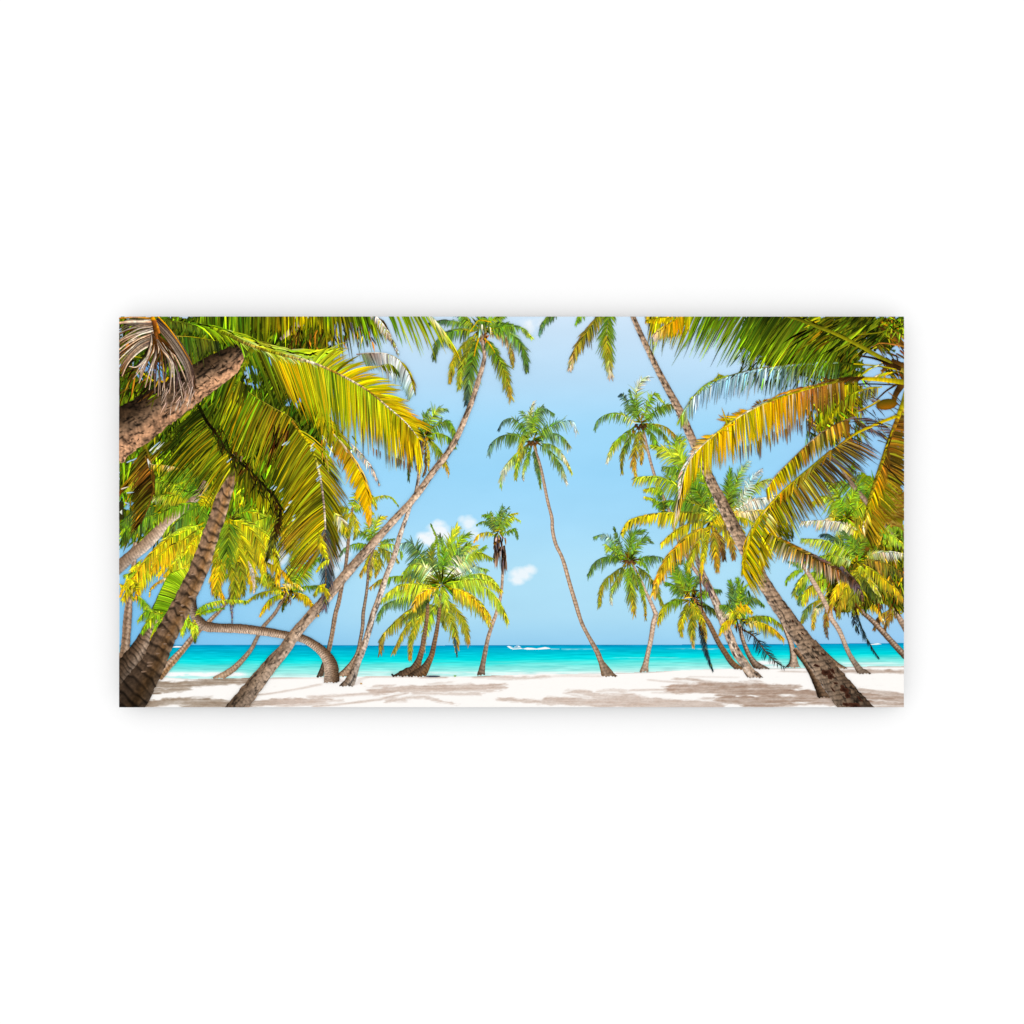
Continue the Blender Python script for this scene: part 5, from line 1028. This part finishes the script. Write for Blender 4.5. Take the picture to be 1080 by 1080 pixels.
# the great sunlit frond sweeping right
Fp = [(222,345),(240,353),(256,361),(275,368),(300,375),(320,380),(336,385),(362,397),(388,412),(411,431),(428,446),(441,462)]
frond(p.c, Fp[1:], 64, 'dgvGVGlGlyy', 'gdVylVyVyoY', absd=(70, 68, 66, 68, 76, 84, 88, 88, 86, 84, 80), side=-1, w=2.0, s=1.25, js=.30, rachis=False, dk=.12, prof=(.95, 1.12, .62), lj=.14, dj=3, g2=.1)
frond(p.c, Fp[3:], 60, 'yyyLyLyyY', 'yoyYyoyoY', absd=(68, 68, 76, 84, 88, 88, 86, 84, 80), side=-1, w=1.3, s=2.2, js=.2, rachis=False, dk=.02, prof=(1.0, 1.12, .62), lj=.2, dj=3, g2=.1)
frond(p.c, [(190,338)] + Fp[:7], 46, 'gGlVLlLL', 'GlLLpLyL', absd=(0, -6, -10, -14, -20, -30, -45, -60), side=1, w=2.2, s=.95, js=.26, rachis=False, hi=.12, hic='p', dk=.14, g2=1.15, prof=(.8, 1, .7))
frond(p.c, Fp[:6], 40, 'lLLlL', 'LpLpL', absd=(-4, -8, -12, -22, -36), side=1, w=1.3, s=2.4, js=.2, rachis=False, hi=.25, hic='p', dk=.05, g2=1.2, prof=(.8, 1, .7))
frond(p.c, Fp[5:11], 30, 'LLyyyyy', 'lyYyyoo', absd=(-62, -46, -30, -18, -4, 4), side=1, w=2.6, s=1.9, js=.16, rachis=False, hue=.08, g2=.45, prof=(.8, 1.1, .95), dk=.08)
frond(p.c, Fp[8:], 22, 'Vyyy', 'oyYn', absd=(-4, 8, 20), side=1, w=2.0, s=2.4, js=.16, rachis=False, g2=.3)
frond(p.c, Fp[9:], 26, 'lyVy', 'VyoY', absd=(96, 92, 88), side=-1, w=1.8, s=1.5, js=.2, rachis=False)
ribbon(p.c, Fp, 3.4, 1.2, cl('lvxVxPnPnPPP'), level(2), ns=.4, step=1.2)
for k in range(20):   # frayed dry ends under the long row
    x = R.uniform(384, 442); y = np.interp(x, (384, 410, 442), (468, 480, 492))
    blade(p.c, x, y, .02, 1, R.uniform(6, 13), 1.0, 0, jit(C['b'], .2), jit(C['m'], .2), level(1) if k % 6 == 0 else LEV[0], seg=3)
for x, y, L_ in ((284,377,12), (259,386,12), (262,387,11), (266,386,12), (270,389,9), (257,390,8), (258,400,8), (266,404,9), (271,405,7), (304,424,6), (312,425,8), (316,420,6)):
    blade(p.c, x, y, .2 + .2 * R.random(), 1, L_ * .8, 1.3, 0, np.array((110, 170, 226.)), np.array((150, 196, 240.)), level(1), seg=3)
frond(p.c, [(266,368),(258,384),(252,398),(246,412)], 6, 'gvGv', 'Gv', g=.6, w=2, s=1.2, rc='vgvG', rw=6, rt=3)
p.done()

# ---- dry grey frond hanging in the top left corner
p = Palm('dry grey dead frond hanging in the top left corner over the thick trunk')
scatter(p.c, 70, (126, 352, 172, 418), 'BkdvnB', L=(10, 22), w=(1.4, 2.6), dirs=(100, 160))
for k in range(20):
    blade(p.c, 146 + R.uniform(-2, 24), R.uniform(380, 396), .5, .8, R.uniform(5, 11), 1.6, 0, np.array((110, 165, 225.)), np.array((140, 190, 235.)), level(1) if k % 4 == 0 else LEV[0], seg=3)
for pts, w0, w1, c in (([(148,392),(155,397),(162,402)], 2, 2, 'yYy'), ([(170,402),(174,403),(178,398)], 2, 2, 'oYo'), ([(176,370),(179,385),(182,398)], 2.4, 1.4, 'xyy'), ([(170,376),(172,386),(173,392)], 2.4, 2, 'noy'), ([(126,375),(140,376),(152,378)], 1.6, 1.2, 'vyV')):
    ribbon(p.c, pts, w0, w1, cl(c), level(1))
def strand(pts, w0, w1, c):
    kk = R.choice((.5, .72, .9, 1.0, 1.08, 1.16))
    ribbon(p.c, pts, w0, w1, [np.array(x) * kk * np.array((1.0, .9, .83)) for x in cl(c)], level(1), edge=.45, ns=.12)
for k in range(64):
    if k % 5 == 4: continue
    ang = R.uniform(150, 206) if k < 30 else R.uniform(70, 150)
    if k < 30:       # towards the left edge
        y1 = 336 + (k / 30) * 62 + R.uniform(-3, 3); x1 = 123 + max(0, (k - 18)) * .6
        strand([(162, 337 + k * .9), (148, 338 + k * 1.15 + R.uniform(-1, 1)), (136, (340 + y1) / 2 + k * .6), (x1, y1 + 6)], 2.2, 1.0, R.choice(('qPwP', 'PwPq', 'eBbm', 'qPqe', 'mPqb', 'wwPq')))
    else:            # hanging down
        f = (k - 30) / 34; x1 = 134 + 74 * f + R.uniform(-4, 4); y1 = 392 + 28 * math.sin(f * 2.2) + R.uniform(-10, 6)
        strand([(161 + 4 * f, 352), (159 + 22 * f + R.uniform(-3, 3), 368), (146 + 52 * f + R.uniform(-3, 3), 386), (x1, y1)], 2.3, 1.0, R.choice(('qPwe', 'PwwP', 'eqPe', 'mePq', 'BbeP', 'wPwq', 'bBmB')))
for k in range(16):  # the bundle along the right side
    f = k / 15; strand([(163 + 3 * f, 336 + 6 * (1 - f)), (178 + 5 * f, 352 + 8 * (1 - f)), (194 + 6 * f, 378 + 8 * (1 - f)), (200 + 7 * f, 404 + R.uniform(-2, 8))], 2.2, 1.2, R.choice(('PwPe', 'qPwe', 'mPqe', 'eqmB', 'bPwe')))
strand([(166,333),(178,346),(190,363),(203,385)], 1.6, .8, 'OOon'); strand([(160,334),(166,345),(168,352)], 5, 3, 'Oor'); strand([(163,338),(164,350),(166,358)], 5, 3, 'rbr'); strand([(126,336),(142,335),(158,336)], 1.6, 2, 'oqo'); strand([(126,341),(140,340),(160,340)], 2.6, 2.4, 'qwq')
for k in range(40):  # frayed ends over the bark
    x, y = R.uniform(172, 208), R.uniform(396, 426)
    blade(p.c, x, y, R.uniform(-.7, -.1), 1, R.uniform(7, 15), .9, R.uniform(-.3, .3), jit(C['e'], .25, .04), jit(C['q'], .25, .04), level(1) if k % 8 == 0 else LEV[0])
p.done()

# small dark tab with a pale arrow printed at the left edge
mb = MB(); l = level(4)
mb.poly([(126, 529.5), (130.8, 529.5), (130.8, 548), (126, 548)], [np.array((52, 50, 22.))] * 4, l)
mb.poly([(126.2, 540), (129.2, 537.4), (129.2, 542.8)], [np.array((225, 230, 215.))] * 3, level(2))
o = mb.build('arrow_tab', M_FLAT, PRINT); o['label'] = 'small dark tab with a white arrow on the left edge of the picture'
for lab, x, y, w, h, c in (('dark stick lying on the sand right of the double palm', 457, 713.2, 9, .9, (60, 66, 80)), ('small dark stone left of the double palm', 413.8, 711.4, 1.2, 1.0, (40, 40, 50)), ('tiny green sprout on the sand edge', 480, 712.8, 1.6, .8, (120, 170, 60)), ('small brown husk beside the pale mottled trunk', 381, 720.8, 1.2, .9, (200, 160, 110))):
    mb = MB(); l = level(2); n = 10
    pts = [(x + w * math.cos(k * 2 * math.pi / n) * R.uniform(.8, 1.1), y + h * math.sin(k * 2 * math.pi / n)) for k in range(n)]
    mb.poly(pts, [np.array(c, float)] * n, l)
    o = mb.build({'stick': 'stick', 'stone': 'stone', 'sprout': 'sprout', 'husk': 'husk'}[[q for q in ('stick', 'stone', 'sprout', 'husk') if q in lab][0]], M_FLAT, PRINT); o['label'] = lab
print('levels', LEV[0], 'stack mm', LEV[0] * EPS * 1000)
